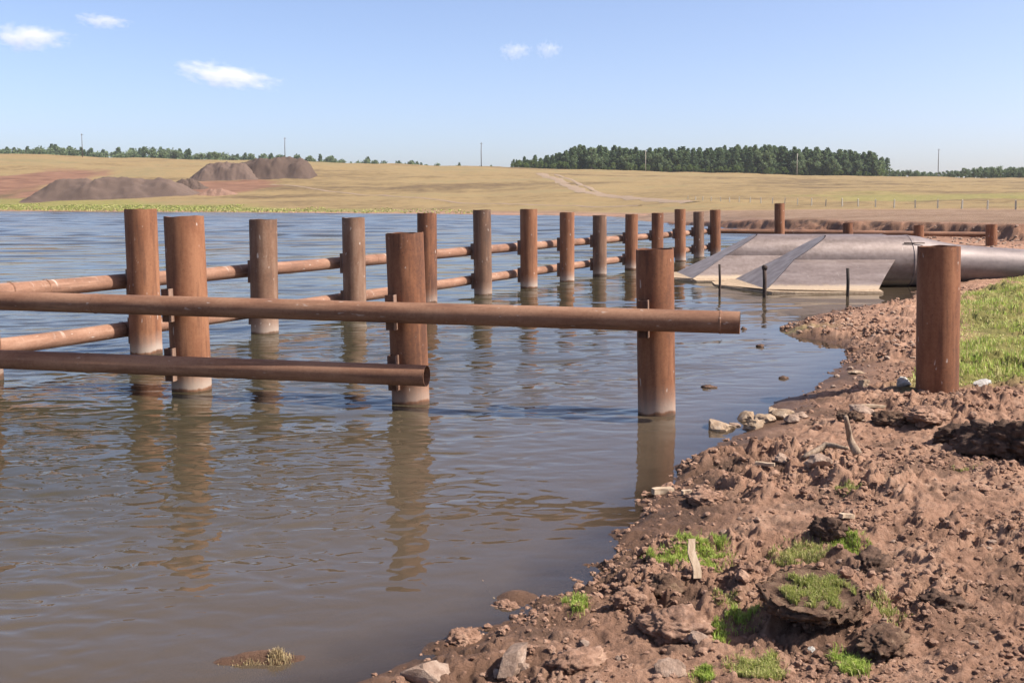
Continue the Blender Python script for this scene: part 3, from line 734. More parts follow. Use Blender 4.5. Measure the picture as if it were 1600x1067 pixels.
def thing_lump(name, px, py, w_px, hw, label, cat, m, seed, depth=1.0, n=4, rough=.35, cuts=0, sink=.3, group=None, rot=0.0, tilt=0.0, z=None):
    x, y, g = hit(px, py, True, 2.5, 60) if z is None else (*at(px, py, z), z)
    w = w_px * y / F / 2 * (1.22 if cuts else 1)
    V, Fs = lump((w, w * depth, w * hw), seed, n, rough, cuts)
    o = put(name, mesh(name, V, Fs, cuts == 0, [m]), None, (x, y, g + w * hw * (1 - 2 * sink) * .6)); o.rotation_euler = (tilt, tilt * .5, rot)
    return tag(o, label, cat, group)
RK = 'stones on the near shore'
for a in [(1124, 674, 58, .55, 'largest tan stone, pitted, at the tip of the stone group by the water', STONE, 1, .7, 2),
          (1166, 657, 34, .6, 'tan stone right behind the largest pitted stone', STONE, 2, .8, 2),
          (1195, 660, 30, .6, 'rounded tan stone, third from the water in the stone group', STONE, 3, .8, 1),
          (1222, 652, 36, .5, 'broad tan stone at the landward end of the stone group', STONE, 4, .8, 2),
          (1180, 668, 26, .6, 'small tan stone in front of the rounded third stone', STONE, 19, .8, 2),
          (1146, 668, 20, .6, 'small tan stone tucked against the largest pitted stone', STONE_P, 20, .9, 2),
          (1208, 648, 24, .6, 'small tan stone behind the broad one of the stone group', STONE, 23, .8, 2),
          (1237, 659, 20, .6, 'little reddish stone in front of the broad one of the stone group', STONE_P, 24, .8, 2),
          (1250, 655, 24, .6, 'small tan stone last in the stone group towards the mud', STONE_P, 5, .8, 2),
          (1345, 646, 62, .25, 'long flat pinkish stone lying in the mud toward the bank post', STONE_P, 6, .5, 2),
          (1281, 729, 34, .7, 'grey-pink stone lying under the bleached root', STONE_P, 7, .9, 2),
          (1222, 722, 22, .8, 'upright small stone left of the bleached root', STONE_P, 8, .8, 2),
          (1412, 601, 17, .9, 'white round stone just left of the bank post foot', STONE_W, 9, 1, 1),
          (1535, 601, 26, .5, 'pale flat stone right of the bank post foot', STONE_W, 10, .7, 2),
          (1350, 603, 26, .5, 'pale stone on the mud left of the bank post', STONE, 11, .7, 2),
          (1338, 584, 24, .3, 'flat pale stone at the curve of the waterline', STONE, 12, .7, 2),
          (800, 1046, 56, 1.1, 'big upright pinkish stone at the bottom edge of the photo', STONE_P, 13, .8, 3),
          (668, 1060, 80, .5, 'broad tan stone in the mud at the bottom left of the bank', STONE_P, 14, .8, 2),
          (1267, 1018, 12, .9, 'tiny white stone between the lowest grass tufts', STONE_W, 15, .8, 2),
          (1048, 1052, 46, .7, 'grey stone near the bottom edge left of the wide grass tuft', STONE_P, 17, .8, 2),
          (1090, 1000, 30, .6, 'grey stone lying left of the low bright weed', STONE_P, 18, .8, 2)]:
    px, py, w, hw, lab, m, sd_, dep, cuts = a
    thing_lump('stone', px, py, w, hw, lab, 'stone', m, sd_ * 13 + 1, dep, 3, .3, cuts + 2, .3, RK, rot=sd_ * 1.3)
for px, py, w, hw, lab, sd_ in [(1106, 605, 22, .35, 'clump of weed and mud breaking the water right of the lone post', 3), (1224, 591, 15, .4, 'small dark clod in the shallows near the curved waterline', 5),
                            (1187, 541, 12, .5, 'dark speck of mud afloat between rail end and gravel spit', 8), (1162, 514, 9, .7, 'tiny dark lump in the water by the open rail end', 9)]:
    thing_lump('mud_lump', px, py, w, hw, lab, 'mud lump', PEAT, sd_ + 60, .8, 3, .45, 0, .45, 'mud lumps in the water', z=0.0)
PG = 'dark peat clods'
for px, py, w, hw, lab, sd_, dep in [(1572, 700, 150, .50, 'largest dark peat clod at the right edge of the photo', 21, .6), (1505, 690, 86, .5, 'dark peat clod just left of the largest one', 22, .7),
                                (1362, 888, 104, .42, 'dark torn sod clod behind the round sod block', 23, .6), (1292, 832, 60, .6, 'dark clod behind the sparse tuft, below the pale chip', 24, .7),
                                (1475, 950, 74, .5, 'dark clod alone on the smooth earth at right', 25, .8), (1378, 1010, 90, .42, 'long dark clod in front of the round sod block', 26, .8),
                                (1330, 655, 46, .45, 'dark clod by the long flat stone', 27, .7), (1395, 660, 60, .5, 'dark clod below the bank post', 28, .7),
                                (1035, 930, 70, .7, 'dark clod left of the upright pale slat', 29, .8)]:
    thing_lump('peat_clod', px, py, w, hw, lab, 'clod', PEAT if sd_ not in (27, 28, 29, 26) else SOD, sd_, dep, 5, .40, 0, .36, PG, rot=sd_)
EG = 'big lumps of brown earth'
for px, py, w, hw, lab, sd_ in [(1055, 985, 120, .45, 'largest reddish earth lump left of the sod block', 31), (905, 1040, 100, .4, 'wide earth lump at the bottom edge beside the upright stone', 32),
                            (790, 952, 46, .5, 'mud lump in the shallows with the twig', 34),
                            (725, 1002, 60, .6, 'crumbled earth lump furthest out at the waterline', 35), (985, 940, 60, .6, 'earth lump right of the small shoreline tuft', 38), (1100, 780, 60, .4, 'low earth lump above the bright tuft', 40),
                            (1450, 655, 80, .4, 'crumbly earth lump just in front of the bank post', 42)]:
    thing_lump('earth_lump', px, py, w, hw, lab, 'earth lump', CLOD, sd_, .75, 5, .32, 0, .47, EG, rot=sd_)
# stuff: crumbs of soil over the whole bank
def crumbs():
    rng = np.random.default_rng(4); VS = []; FS = []; off = 0
    T = [lump((1, .85, .7), 300 + k, 2, .45) for k in range(14)]
    T1 = [lump((1, .85, .7), 330 + k, 1, .4) for k in range(10)]
    n = 62000
    y = np.exp(rng.uniform(math.log(3.6), math.log(30), n)); u = rng.uniform(-.14, .62, n); x = u * y
    o = {}; z = terrain(x, y, True, o); d = o['d']
    dens = sm(fbm(x * .8, y * .8, 3, 411), -.5, .6) * .9 + .12
    tread = sm(x - .42 * y, .4, 2.2) * sm(y, 2, 4) * (1 - sm(y, 8.6, 10.5)); beach = np.where((y > 10.4) & (y < 16.5), .12 + .88 * sm(d, .2, 1.8), 1.0)
    keep = (d > -.12) & (rng.random(n) < dens * (1 - .55 * tread) * beach) & (o['s'] < -1)
    g, ins = polydist(x, y, TURF); keep &= ~ins
    x, y, z, d = x[keep], y[keep], z[keep], d[keep]; n = len(x)
    size = .006 + .020 * rng.random(n) ** 3 + .028 * rng.random(n) * (rng.random(n) > .965)
    size *= np.clip(.55 + y / 11, .8, 2.2)
    for i in range(n):
        V, Fs = (T[rng.integers(14)] if size[i] > .024 else T1[rng.integers(10)])
        a = rng.uniform(0, 6.28); c, s = math.cos(a), math.sin(a); k = size[i]
        W = np.empty_like(V); W[:, 0] = (V[:, 0] * c - V[:, 1] * s) * k + x[i]; W[:, 1] = (V[:, 0] * s + V[:, 1] * c) * k + y[i]; W[:, 2] = V[:, 2] * k + z[i] + k * .15
        VS.append(W); FS.append(Fs + off); off += len(V)
    tag(put('soil_crumbs', mesh('soil_crumbs', np.concatenate(VS), np.concatenate(FS), False, [CLOD])), 'brown crumbs of soil scattered over the muddy bank', 'soil', kind='stuff')
crumbs()
def pebbles():     # pale grit on the spit and debris slope
    rng = np.random.default_rng(9); VS = []; FS = []; off = 0
    T = [lump((1, .8, .6), 500 + k, 1, .35, 1) for k in range(8)]
    n = 9000; y = np.exp(rng.uniform(math.log(4.5), math.log(75), n)); u = rng.uniform(-.1, .75, n); x = u * y
    o = {}; z = terrain(x, y, True, o); spit = np.exp(-((x - 5.6) / 2.2) ** 2 - ((y - 20) / 3.5) ** 2); deb = (y > 38) * 1.0
    keep = (o['d'] > 0) & (rng.random(n) < .022 + spit * .9 + deb * .8) & (o['s'] < 0)
    g, ins = polydist(x, y, TURF); keep &= ~ins
    x, y, z = x[keep], y[keep], z[keep]
    for i in range(len(x)):
        V, Fs = T[rng.integers(8)]; a = rng.uniform(0, 6.28); c, s = math.cos(a), math.sin(a); k = rng.uniform(.012, .03) * (1 + y[i] / 14)
        W = np.stack([(V[:, 0] * c - V[:, 1] * s) * k + x[i], (V[:, 0] * s + V[:, 1] * c) * k + y[i], V[:, 2] * k + z[i] + k * .2], 1); VS.append(W); FS.append(Fs + off); off += len(V)
    tag(put('pebbles', mesh('pebbles', np.concatenate(VS), np.concatenate(FS), False, [STONE_P])), 'pale grit and pebbles strewn over the gravel spit and bank', 'pebbles', kind='stuff')
pebbles()
def stick(name, pxs, rads, label, cat, m, lift=.03, flat=None):
    pts = [Vector(hit(x, y, True, 2.5, 60)) + Vector((0, 0, lift + dz)) for x, y, dz in pxs]
    P = []; Rr = []
    for k in range(len(pts) - 1):
        for q in range(4): t = q / 4; P.append(pts[k].lerp(pts[k + 1], t) + Vector((0, 0, .006 * math.sin(5 * (k + t) + 1)))); Rr.append(rads[k] * (1 - t) + rads[k + 1] * t)
    P.append(pts[-1]); Rr.append(rads[-1])
    base = pts[0].copy(); P = [p - base for p in P]
    o = put(name, MB().tube(P, Rr, 9).mesh(name, m, True), None, base); return tag(o, label, cat)
stick('root', [(1255, 722, .0), (1290, 708, .05), (1325, 712, .03)], [.022, .03, .014], 'bleached root lying across the mud behind the grey-pink stone', 'root', WOOD_D)
stick('branch', [(1340, 720, .0), (1327, 716, .16), (1320, 716, .34)], [.045, .032, .02], 'forked bleached stub of branch standing up from the mud', 'branch', WOOD_D)
stick('twig', [(772, 938, .0), (764, 934, .05), (754, 930, .11)], [.008, .007, .004], 'thin twig sticking out of the shallows', 'twig', WOOD_D, 0)
def board(px, py, L_, w, t, ang, tilt, label, cat='wood scrap', name='wood_scrap'):
    x, y, z = hit(px, py, True, 2.5, 60); b = MB()
    n = 6
    for k in range(n + 1): pass
    V = []; Fs = []; rng = random.Random(int(px))
    for k in range(n + 1):
        s = k / n - .5; ww = w / 2 * (1 - .35 * max(0, s) * rng.uniform(.6, 1.3)); c = .01 * math.sin(k * 1.2)
        for (a, e) in ((-1, -1), (1, -1), (1, 1), (-1, 1)): V.append((a * ww + c, e * t / 2, s * L_))
    for k in range(n):
        for i in range(4): j = (i + 1) % 4; Fs.append((k * 4 + i, k * 4 + j, k * 4 + 4 + j, k * 4 + 4 + i))
    Fs += [(3, 2, 1, 0), tuple(n * 4 + i for i in range(4))]
    o = put(name, mesh(name, V, Fs, False, [WOOD]), None, (x, y, z)); o.rotation_euler = (tilt, 0, ang); return tag(o, label, cat)
o = board(1084, 896, .27, .055, .018, .1, R(-38), 'pale narrow slat leaning below the bright tuft'); o.location.z += .09
o = board(1035, 772, .20, .075, .05, R(-70), R(88), 'short pale block of wood at the waterline above the bright tuft'); o.location.z += .03
o = board(1072, 773, .10, .04, .03, R(-60), R(88), 'small pale wood chip beside the short block'); o.location.z += .02
o = board(1322, 812, .14, .05, .03, R(-60), R(80), 'pale wood chip on the earth behind the torn sod clod'); o.location.z += .03
o = board(1195, 730, .18, .04, .03, R(60), R(88), 'thin pale wood chip left of the root near the water'); o.location.z += .02
o = board(1365, 640, .35, .06, .03, R(-75), R(86), 'long pale wood strip lying near the bank post'); o.location.z += .03

# ------------------------------------------------------------------ grass
def blades(P, h, w, rng, lean=.5, dry=.25):
    """curved two-segment blades rooted at P (n,3)"""
    n = len(P); a = rng.uniform(0, 2 * math.pi, n); la = rng.uniform(0, 2 * math.pi, n); le = lean * rng.random(n)
    H = h * rng.uniform(.45, 1.15, n); W = w * rng.uniform(.6, 1.3, n)
    sx, sy = np.cos(a) * W / 2, np.sin(a) * W / 2; lx, ly = np.cos(la) * le * H, np.sin(la) * le * H
    z0 = np.zeros(n)
    r = [np.stack([P[:, 0] - sx, P[:, 1] - sy, P[:, 2] - .02], 1), np.stack([P[:, 0] + sx, P[:, 1] + sy, P[:, 2] - .02], 1),
         np.stack([P[:, 0] + sx * .8 + lx * .35, P[:, 1] + sy * .8 + ly * .35, P[:, 2] + H * .6], 1), np.stack([P[:, 0] - sx * .8 + lx * .35, P[:, 1] - sy * .8 + ly * .35, P[:, 2] + H * .6], 1),
         np.stack([P[:, 0] + lx, P[:, 1] + ly, P[:, 2] + H * (1 - .3 * le)], 1)]
    V = np.stack(r, 1).reshape(-1, 3); b = np.arange(n)[:, None] * 5
    Fs = np.concatenate([b + np.array([[0, 1, 2]]), b + np.array([[0, 2, 3]]), b + np.array([[3, 2, 4]])], 0)
    var = np.where(rng.random(n) < dry, rng.uniform(.7, 1, n), rng.uniform(0, .7, n))
    return V, Fs, np.repeat(var, 5), np.tile([0, 0, .6, .6, 1], n)
def grass_mesh(name, P, h, w, rng, m, lean=.5, dry=.25):
    V, Fs, var, tip = blades(P, h, w, rng, lean, dry); me = mesh(name, V, Fs, True, [m]); attr(me, 'var', var); attr(me, 'tip', tip); return me
def tuft(px, py, wpx, hpx, n, h, label, m=GRASS, dry=.2, seed=0, name='grass_tuft', cat='grass tuft', grp='grass tufts on the muddy bank', z_extra=0.0):
    n = int(n * 2.4); rng = np.random.default_rng(seed + 100); x, y, z = hit(px, py, True, 2.5, 60)
    rx = wpx * y / F / 2; ry = rx * (hpx / wpx) * 2.2
    a = rng.uniform(0, 6.28, n * 2); q = np.sqrt(rng.random(n * 2)); X = x + rx * q * np.cos(a); Y = y + ry * q * np.sin(a)
    X = x + (X - x) * 1.25; Y = y + (Y - y) * 1.25; q = q * 1.25
    ok = (fbm(X * 7, Y * 7, 3, seed) * 1.2 + .78 - q > 0) | (rng.random(len(q)) < .06); X, Y, q = X[ok][:n], Y[ok][:n], q[ok][:n]
    Z = terrain(X, Y)
    P = np.stack([X - x, Y - y, Z - z + z_extra * (1 - q ** 2)], 1)
    return tag(put(name, grass_mesh(name, P, h * .62, .0045, rng, m, 1.1, dry), None, (x, y, z)), label, cat, grp)
for i, a in enumerate([(1078, 858, 126, 50, 2600, .075, 'bright green grass tuft on the mud, the widest near the water'), (1250, 868, 84, 42, 1100, .06, 'sparse yellowing tuft behind the round sod block', GRASS_M, .5),
                       (900, 948, 34, 30, 380, .085, 'small bright tuft at the shoreline, nearest the water'), (1160, 968, 56, 26, 600, .06, 'bright low weed left of the sod block'),
                       (1122, 992, 30, 30, 350, .06, 'small green tuft left of and below the bright low weed'), (1384, 958, 66, 34, 600, .06, 'sparse thin tuft right of the sod block', GRASS_M, .55),
                       (1180, 1046, 84, 44, 1200, .07, 'wide yellow-green tuft at the bottom edge of the photo', GRASS_M, .35), (1328, 1042, 44, 42, 600, .08, 'leafy green weed at the bottom edge, right of the wide tuft'),
                       (1095, 1060, 34, 20, 350, .06, 'little green tuft at the bottom edge left of the wide one'), (1332, 852, 50, 22, 500, .055, 'thin green tuft against the torn sod clod'),
                       (1330, 765, 40, 18, 420, .05, 'scant green shoots behind the pale chip', GRASS_M, .4), (1510, 735, 40, 14, 120, .05, 'few green shoots on the earth below the largest peat clod', GRASS_M, .4),
                       (1135, 935, 40, 30, 160, .05, 'scattered shoots right of the leaning slat', GRASS_M, .5)]):
    tuft(*a[:7], *(a[7:] or ()), seed=i * 3 + 1)
tuft(440, 1036, 34, 16, 160, .06, 'straw-coloured tuft on the mud bar in the shallows', STRAW, .6, 77)
tuft(380, 1052, 90, 10, 200, .04, 'flattened dry straw along the mud bar', STRAW, .6, 78)
# sod block with grass on top
def sod_block():
    x, y, z = hit(1268, 962, True, 2.5, 60)
    e = empty('sod_block', (x, y, z)); tag(e, 'round dark sod block with a crown of green grass, largest on the bank', 'sod block')
    w = 148 * y / F / 2
    V, Fs = ICO[5]; V = V.copy(); nn = n3(V, 1.3, 9)
    r = np.maximum(np.hypot(V[:, 0], V[:, 1]), 1e-6); k = np.clip(1.25 * r, 0, 1) / r
    k = k * (1 + .14 * nn + .10 * n3(V, 5, 19) + .05 * n3(V, 12, 29)); X = V[:, 0] * k * w; Y = V[:, 1] * k * w * .85
    top = np.clip(V[:, 2] * 3, -1, 1); H = .115
    Z = H * (.75 + .85 * top * .5) + .02 * nn + .012 * n3(V, 9, 5) + .05 * (-Y / w) * (top > 0) * -1
    put('soil', mesh('soil', np.stack([X, Y, Z], 1), Fs, True, [SOD]), e)
    rng = np.random.default_rng(5); n = 6500; a = rng.uniform(0, 6.28, n); q = np.sqrt(rng.random(n)); gx = w * .80 * q * np.cos(a) + .03; gy = w * .66 * q * np.sin(a)
    ok = fbm(gx * 9, gy * 9, 3, 3) + .62 - q * .75 > 0; gx, gy = gx[ok], gy[ok]
    put('grass', grass_mesh('grass', np.stack([gx, gy, np.full(len(gx), H * 1.18) + .05 * gy / w], 1), .042, .0045, rng, GRASS_M, 1.1, .3), e)
sod_block()
# turf beside the buried pipe
def turf():
    rng = np.random.default_rng(12); n = 150000; P = np.array(TURF)
    Y = P[:, 1].min() * (P[:, 1].max() / P[:, 1].min()) ** rng.random(n); lo, hi = P[:, 0].min(), P[:, 0].max(); X = lo + (hi - lo) * rng.random(n)
    d, ins = polydist(X, Y, TURF); nz = fbm(X * 1.1, Y * 1.1, 4, 61)
    ok = ins & (d + .5 * nz > .02) & (fbm(X * 2.2, Y * 1.1, 3, 67) > -.38 + .25 * rng.random(n)) & (X < .72 * Y + 1); X, Y, nz = X[ok], Y[ok], nz[ok]
    Z = terrain(X, Y); k = fbm(X * .5 + 7, Y * .5, 3, 63)
    lush = sm(k, -.2, .3)
    PP = np.stack([X, Y, Z], 1)
    V, Fs, var, tip = blades(PP, .095, .016, rng, 1.2, .3)
    dryv = np.repeat(np.where(rng.random(len(X)) > .14 + .62 * lush, rng.uniform(.72, 1, len(X)), -1), 5); var = np.where(dryv > 0, dryv, var)
    hs = np.repeat(.55 + .75 * lush, 5); base = np.repeat(Z, 5); V[:, 2] = base + (V[:, 2] - base) * hs
    me = mesh('grass', V, Fs, True, [GRASS]); attr(me, 'var', var); attr(me, 'tip', tip)
    tag(put('grass', me), 'rank green and yellowed grass on the bank by the buried pipe', 'grass', kind='stuff')
turf()
def far_grass():      # green sedge on the far shore
    rng = np.random.default_rng(22); n = 26000; u = rng.uniform(-.62, -.02, n); ys = np.interp(u, HS_U, HS_Y); Y = ys + rng.uniform(-8, 22, n); X = u * Y
    o = {}; Z = terrain(X, Y, False, o); ok = (o['d'] > .6) & (o['d'] < 14 + 8 * fbm(X / 25, Y / 25, 3, 5)) & (rng.random(n) < np.clip(1.0 - (u + .36) * 5, .07, 1)); P = np.stack([X, Y, Z], 1)[ok]
    tag(put('shore_grass', grass_mesh('shore_grass', P, .36, .5, rng, GRASS_M, .7, .3)), 'low green sedge along the far shore of the lake', 'grass', kind='stuff')
far_grass()

# ------------------------------------------------------------------ spoil heaps
def heap(x0, x1, yb, yt, label, m, seed, depth=.55, peaks=((.5, 1),)):
    cx = (x0 + x1) / 2; x, y, z = hit(cx, yb, y0=80); w = (x1 - x0) * y / F; h = (yb - yt) * y / F; n = 80; k = 40; D = w * depth; xs = np.linspace(-.5, .5, n); ys = np.linspace(-.5, .5, k); A, B = np.meshgrid(xs, ys)
    prof = np.zeros_like(A)
    for (c, hh, wd) in peaks: prof = np.maximum(prof, hh * np.minimum(1, 1.35 * np.clip(1 - np.abs((A + .5 - c) / wd), 0, 1)) ** .9)
    B2 = B + .12 * gn(A * 6, B * 3, seed)
    Zh = prof * np.clip(1 - np.abs(B2 * 2) ** 1.4, 0, 1) * h * (1 + .10 * fbm(A * 9, B * 6, 4, seed + 3))
    Zh *= (1 - np.abs(2 * B) ** 5) * (1 - np.abs(2 * A) ** 9); X = x + A * w; Y = y + D / 2 + B * D
    Zt = terrain(X, Y, False)
    Z = np.minimum(Zt, Zt.mean() + 10) + Zh + h * .05 * fbm(A * 24, B * 12, 3, seed + 5) * (Zh > .05 * h) - .25 - 1.2 * ((np.abs(A) > .499) | (np.abs(B) > .499))
    i = np.arange(n * k).reshape(k, n); Fs = np.stack([i[:-1, :-1], i[:-1, 1:], i[1:, 1:], i[1:, :-1]], -1).reshape(-1, 4)
    me = mesh('spoil_heap', np.stack([X.ravel() - x, Y.ravel() - y, Z.ravel() - z], 1), Fs, True, [m])
    tag(put('spoil_heap', me, None, (x, y, z)), label, 'spoil heap', 'spoil heaps on the far slope')
heap(14, 300, 313, 280, 'long flat-topped spoil heap nearest the far shore', HEAP, 1, .28, ((.30, 1.0, .30), (.55, .98, .45), (.78, .8, .22)))
heap(282, 404, 283, 256, 'reddish twin-topped spoil heap, left of the highest heap', HEAP, 2, .5, ((.42, 1, .42), (.62, .96, .38)))
heap(318, 484, 281, 250, 'highest dark spoil heap with a steep right side', HEAP_D, 3, .5, ((.76, 1, .98), (.8, .95, .2)))
heap(252, 322, 296, 280, 'small dark spoil heap between the long heap and the high pair', HEAP_D, 4, .5, ((.5, 1, .5),))
heap(303, 372, 307, 297, 'small low reddish spoil heap in front of the high pair', HEAP_R, 5, .5, ((.45, 1, .5),))

# ------------------------------------------------------------------ trees
def crown_faces(pts, size, rng):
    n = len(pts); d1 = rng.normal(size=(n, 3)); d1 /= np.linalg.norm(d1, axis=1)[:, None]; d2 = rng.normal(size=(n, 3)); d2 -= (d1 * d2).sum(1)[:, None] * d1; d2 /= np.linalg.norm(d2, axis=1)[:, None]
    s = size * rng.uniform(.5, 1.2, n)[:, None]
    V = np.stack([pts - d1 * s, pts + d2 * s * .7, pts + d1 * s, pts - d2 * s * .7], 1).reshape(-1, 3); return V, np.arange(n * 4).reshape(n, 4)
def tree_mesh(name, h, kind, seed, m):
    rng = np.random.default_rng(seed); P = []
    if kind == 'pine':
        nb = 26
        for k in range(nb):
            t = k / (nb - 1); z = h * (.10 + .90 * t); rr = h * .25 * (1 - t) ** .62 * rng.uniform(.55, 1.2) + .2
            c = rng.uniform(0, 6.28, 5)
            for a in c:
                q = rng.random((14, 1)) ** .6; P.append(np.array([[math.cos(a), math.sin(a), -.25]]) * rr * q + [0, 0, z] + rng.normal(size=(14, 3)) * [.3, .3, .22])
        size = h * .032
    else:
        nb = 16
        for k in range(nb):
            a = rng.uniform(0, 6.28); q = rng.random() ** .5 * .30 * h; z = h * rng.uniform(.28, .86); q *= 1 - abs(z / h - .55) * .9
            c = np.array([math.cos(a) * q, math.sin(a) * q, z]); d = rng.normal(size=(60, 3)); d /= np.linalg.norm(d, axis=1)[:, None]
            P.append(c + d * h * rng.uniform(.10, .17) * rng.random((60, 1)) ** .4)
        size = h * .045
    P = np.concatenate(P); V, Fs = crown_faces(P, size, rng)
    tb = MB().tube([(0, 0, -.8), (0, 0, h * .35), (.05, .03, h * .7), (0, 0, h * .93)], [h * .016, h * .012, h * .008, h * .002], 6)
    nT = len(tb.v); Va = np.concatenate([np.array(tb.v), V]); faces = [tuple(f) for f in tb.f] + [tuple(f + nT) for f in Fs]
    me = mesh(name, Va, faces, False, [BARK, m], [0] * len(tb.f) + [1] * len(Fs))
    cl = rng.random(len(P)); c2 = np.clip(.5 + .5 * fbm(P[:, 0] * .5 + P[:, 1] * .3, P[:, 2] * .5, 2, seed), 0, 1)
    attr(me, 'var', np.concatenate([np.zeros(nT), np.repeat(.5 * cl + .5 * c2, 4)])); return me
PINES = [tree_mesh('pine_tree', 17, 'pine', 40 + k, PINE) for k in range(6)]
BROAD = [tree_mesh('leafy_tree', 10, 'broad', 60 + k, LEAF) for k in range(5)]
YOUNG = [tree_mesh('young_tree', 5, 'broad', 80 + k, LEAF_Y) for k in range(4)]
rnd = random.Random(7)
def tree(name, me, x, y, s, label, cat, group, zoff=0.0, wide=1.0):
    z = float(terrain(np.array([x]), np.array([y]), False)[0]) + zoff
    o = put(name, me, None, (x, y, z)); o.scale = (s * wide * rnd.uniform(.85, 1.2), s * wide * rnd.uniform(.85, 1.2), s); o.rotation_euler = (0, 0, rnd.uniform(0, 6.28))
    return tag(o, label, cat, group)
# the pine wood on the ridge
for row, (Yr, stepx) in enumerate([(632, 9), (646, 8.5), (664, 8)]):
    x = 800 + row * 3
    while x < 1383:
        ytop = np.interp(x, [795, 820, 860, 890, 920, 960, 1010, 1080, 1190, 1260, 1280, 1350, 1385], [254, 248, 241, 232, 228, 230, 234, 232, 229, 232, 235, 237, 246]) + rnd.uniform(-2, 4)
        Yt = Yr + rnd.uniform(-5, 5); X = (x - CX) / F * Yt
        zt = CAM_Z + (HOR - ytop) * Yt / F; zb = float(terrain(np.array([X]), np.array([Yt]), False)[0])
        s = max(.22, (zt - zb) / 17)
        if row == 0 and rnd.random() < .3:
            tree('leafy_tree', rnd.choice(BROAD), X, Yt - 6, s * 1.7 * rnd.uniform(.55, .9), 'lighter green leafy tree mixed in along the front of the ridge pines', 'tree', 'leafy trees among the ridge pines')
        tree('pine_tree', rnd.choice(PINES), X, Yt, s * rnd.uniform(.84, 1.04), 'dark green pine standing close among others in the ridge wood', 'tree', 'pines of the ridge wood', 0, 1.25)
        x += stepx * rnd.uniform(.6, 1.4)
x = 800
while x < 1600:       # young growth along the foot of the wood, then the low wood on the right
    if x < 1385:
        Yt = rnd.uniform(618, 628); s = rnd.uniform(.5, 1.05)
        tree('young_tree', rnd.choice(YOUNG), (x - CX) / F * Yt, Yt, s, 'pale green young growth at the foot of the ridge wood', 'shrub', 'young growth along the ridge wood'); x += rnd.uniform(4, 8)
    else:
        ytop = np.interp(x, [1385, 1420, 1460, 1500, 1560, 1600], [263, 265, 268, 263, 259, 260]) + rnd.uniform(-1, 3)
        for q in range(2):
            Yt = rnd.uniform(640, 720); X = (x - CX) / F * Yt; zt = CAM_Z + (HOR - ytop - q * 4) * Yt / F; zb = float(terrain(np.array([X]), np.array([Yt]), False)[0])
            tree('leafy_tree', rnd.choice(BROAD), X, Yt, max(.25, (zt - zb) / 10), 'green leafy tree in the low wood right of the pines', 'tree', 'leafy trees right of the pine wood')
        x += rnd.uniform(4, 8)
x = -40
while x < 800:        # thin distant tree belt on the left skyline
    dens = 1.0 if x < 170 else (1.0 if 185 < x < 290 else (.75 if x < 520 else .55))
    if rnd.random() < dens and not 168 < x < 182:
        yt = np.interp(x, [-40, 30, 60, 90, 110, 170, 190, 240, 260, 330, 420, 500, 560, 640, 700, 800], [233, 231, 232, 228, 230, 235, 234, 230, 232, 238, 240, 243, 248, 251, 257, 261]) + rnd.uniform(-2, 4)
        Yt = rnd.uniform(900, 1150); X = (x - CX) / F * Yt; zb = float(terrain(np.array([X]), np.array([Yt]), False)[0]); zt = CAM_Z + (HOR - yt) * Yt / F
        s = max(2.0, zt - zb)
        me, nm, hh = (rnd.choice(PINES), 'pine_tree', 17) if rnd.random() < .35 else (rnd.choice(BROAD), 'leafy_tree', 10)
        tree(nm, me, X, Yt, s / hh, 'small distant tree in the thin belt along the left skyline', 'tree', 'distant trees on the left skyline')
    x += rnd.uniform(3.0, 7.5)

# ------------------------------------------------------------------ utility poles and field fence
for x, yt, yb, w, lab in [(128, 209, 246, .16, 'leftmost utility pole, leaning slightly, over the left tree belt'), (445, 215, 252, .16, 'utility pole rising behind the highest spoil heap'),
                          (752, 223, 262, .17, 'utility pole alone on the bare skyline left of the pine wood'), (1009, 235, 269, .15, 'pale utility pole in front of the left half of the pine wood'),
                          (1246, 240, 275, .15, 'pale utility pole in front of the right half of the pine wood'), (1467, 233, 277, .17, 'rightmost utility pole, above the low leafy wood')]:
    Y = 612.0; X, _, zt = atY(x, yt, Y); z = float(terrain(np.array([X]), np.array([Y]), False)[0]); h = zt - z
    e = empty('utility_pole', (X, Y, z)); tag(e, lab, 'utility pole', 'utility poles along the ridge')
    put('shaft', MB().tube([(0, 0, -.6), (-.1, 0, h * .6), (-.2 if x == 128 else 0, 0, h)], [w * 1.5, w * 1.3, w], 8).mesh('shaft', TIMBER if x not in (1009, 1246) else CONC, True), e)
    put('crossarm', MB().box((0, 0, h - .7), (1.5, .12, .14)).mesh('crossarm', TIMBER), e)
    for s in (-.65, 0, .65): put('insulator', MB().tube([(s, 0, h - .63 if s else h), (s, 0, h - .4 if s else h + .25)], [.07, .06], 6).mesh('insulator', CONC), e)
def fence_post_mesh(h):
    b = MB().add([(-.085, -.085, -.4), (.085, -.085, -.4), (.085, .085, -.4), (-.085, .085, -.4), (-.08, -.08, h - .12), (.08, -.08, h - .12), (.08, .08, h - .12), (-.08, .08, h - .12), (0, 0, h)],
                 [(3, 2, 1, 0), (0, 1, 5, 4), (1, 2, 6, 5), (2, 3, 7, 6), (3, 0, 4, 7), (4, 5, 8), (5, 6, 8), (6, 7, 8), (7, 4, 8)])
    return b.mesh('fence_post', CONC)
FPM = fence_post_mesh(1.0)
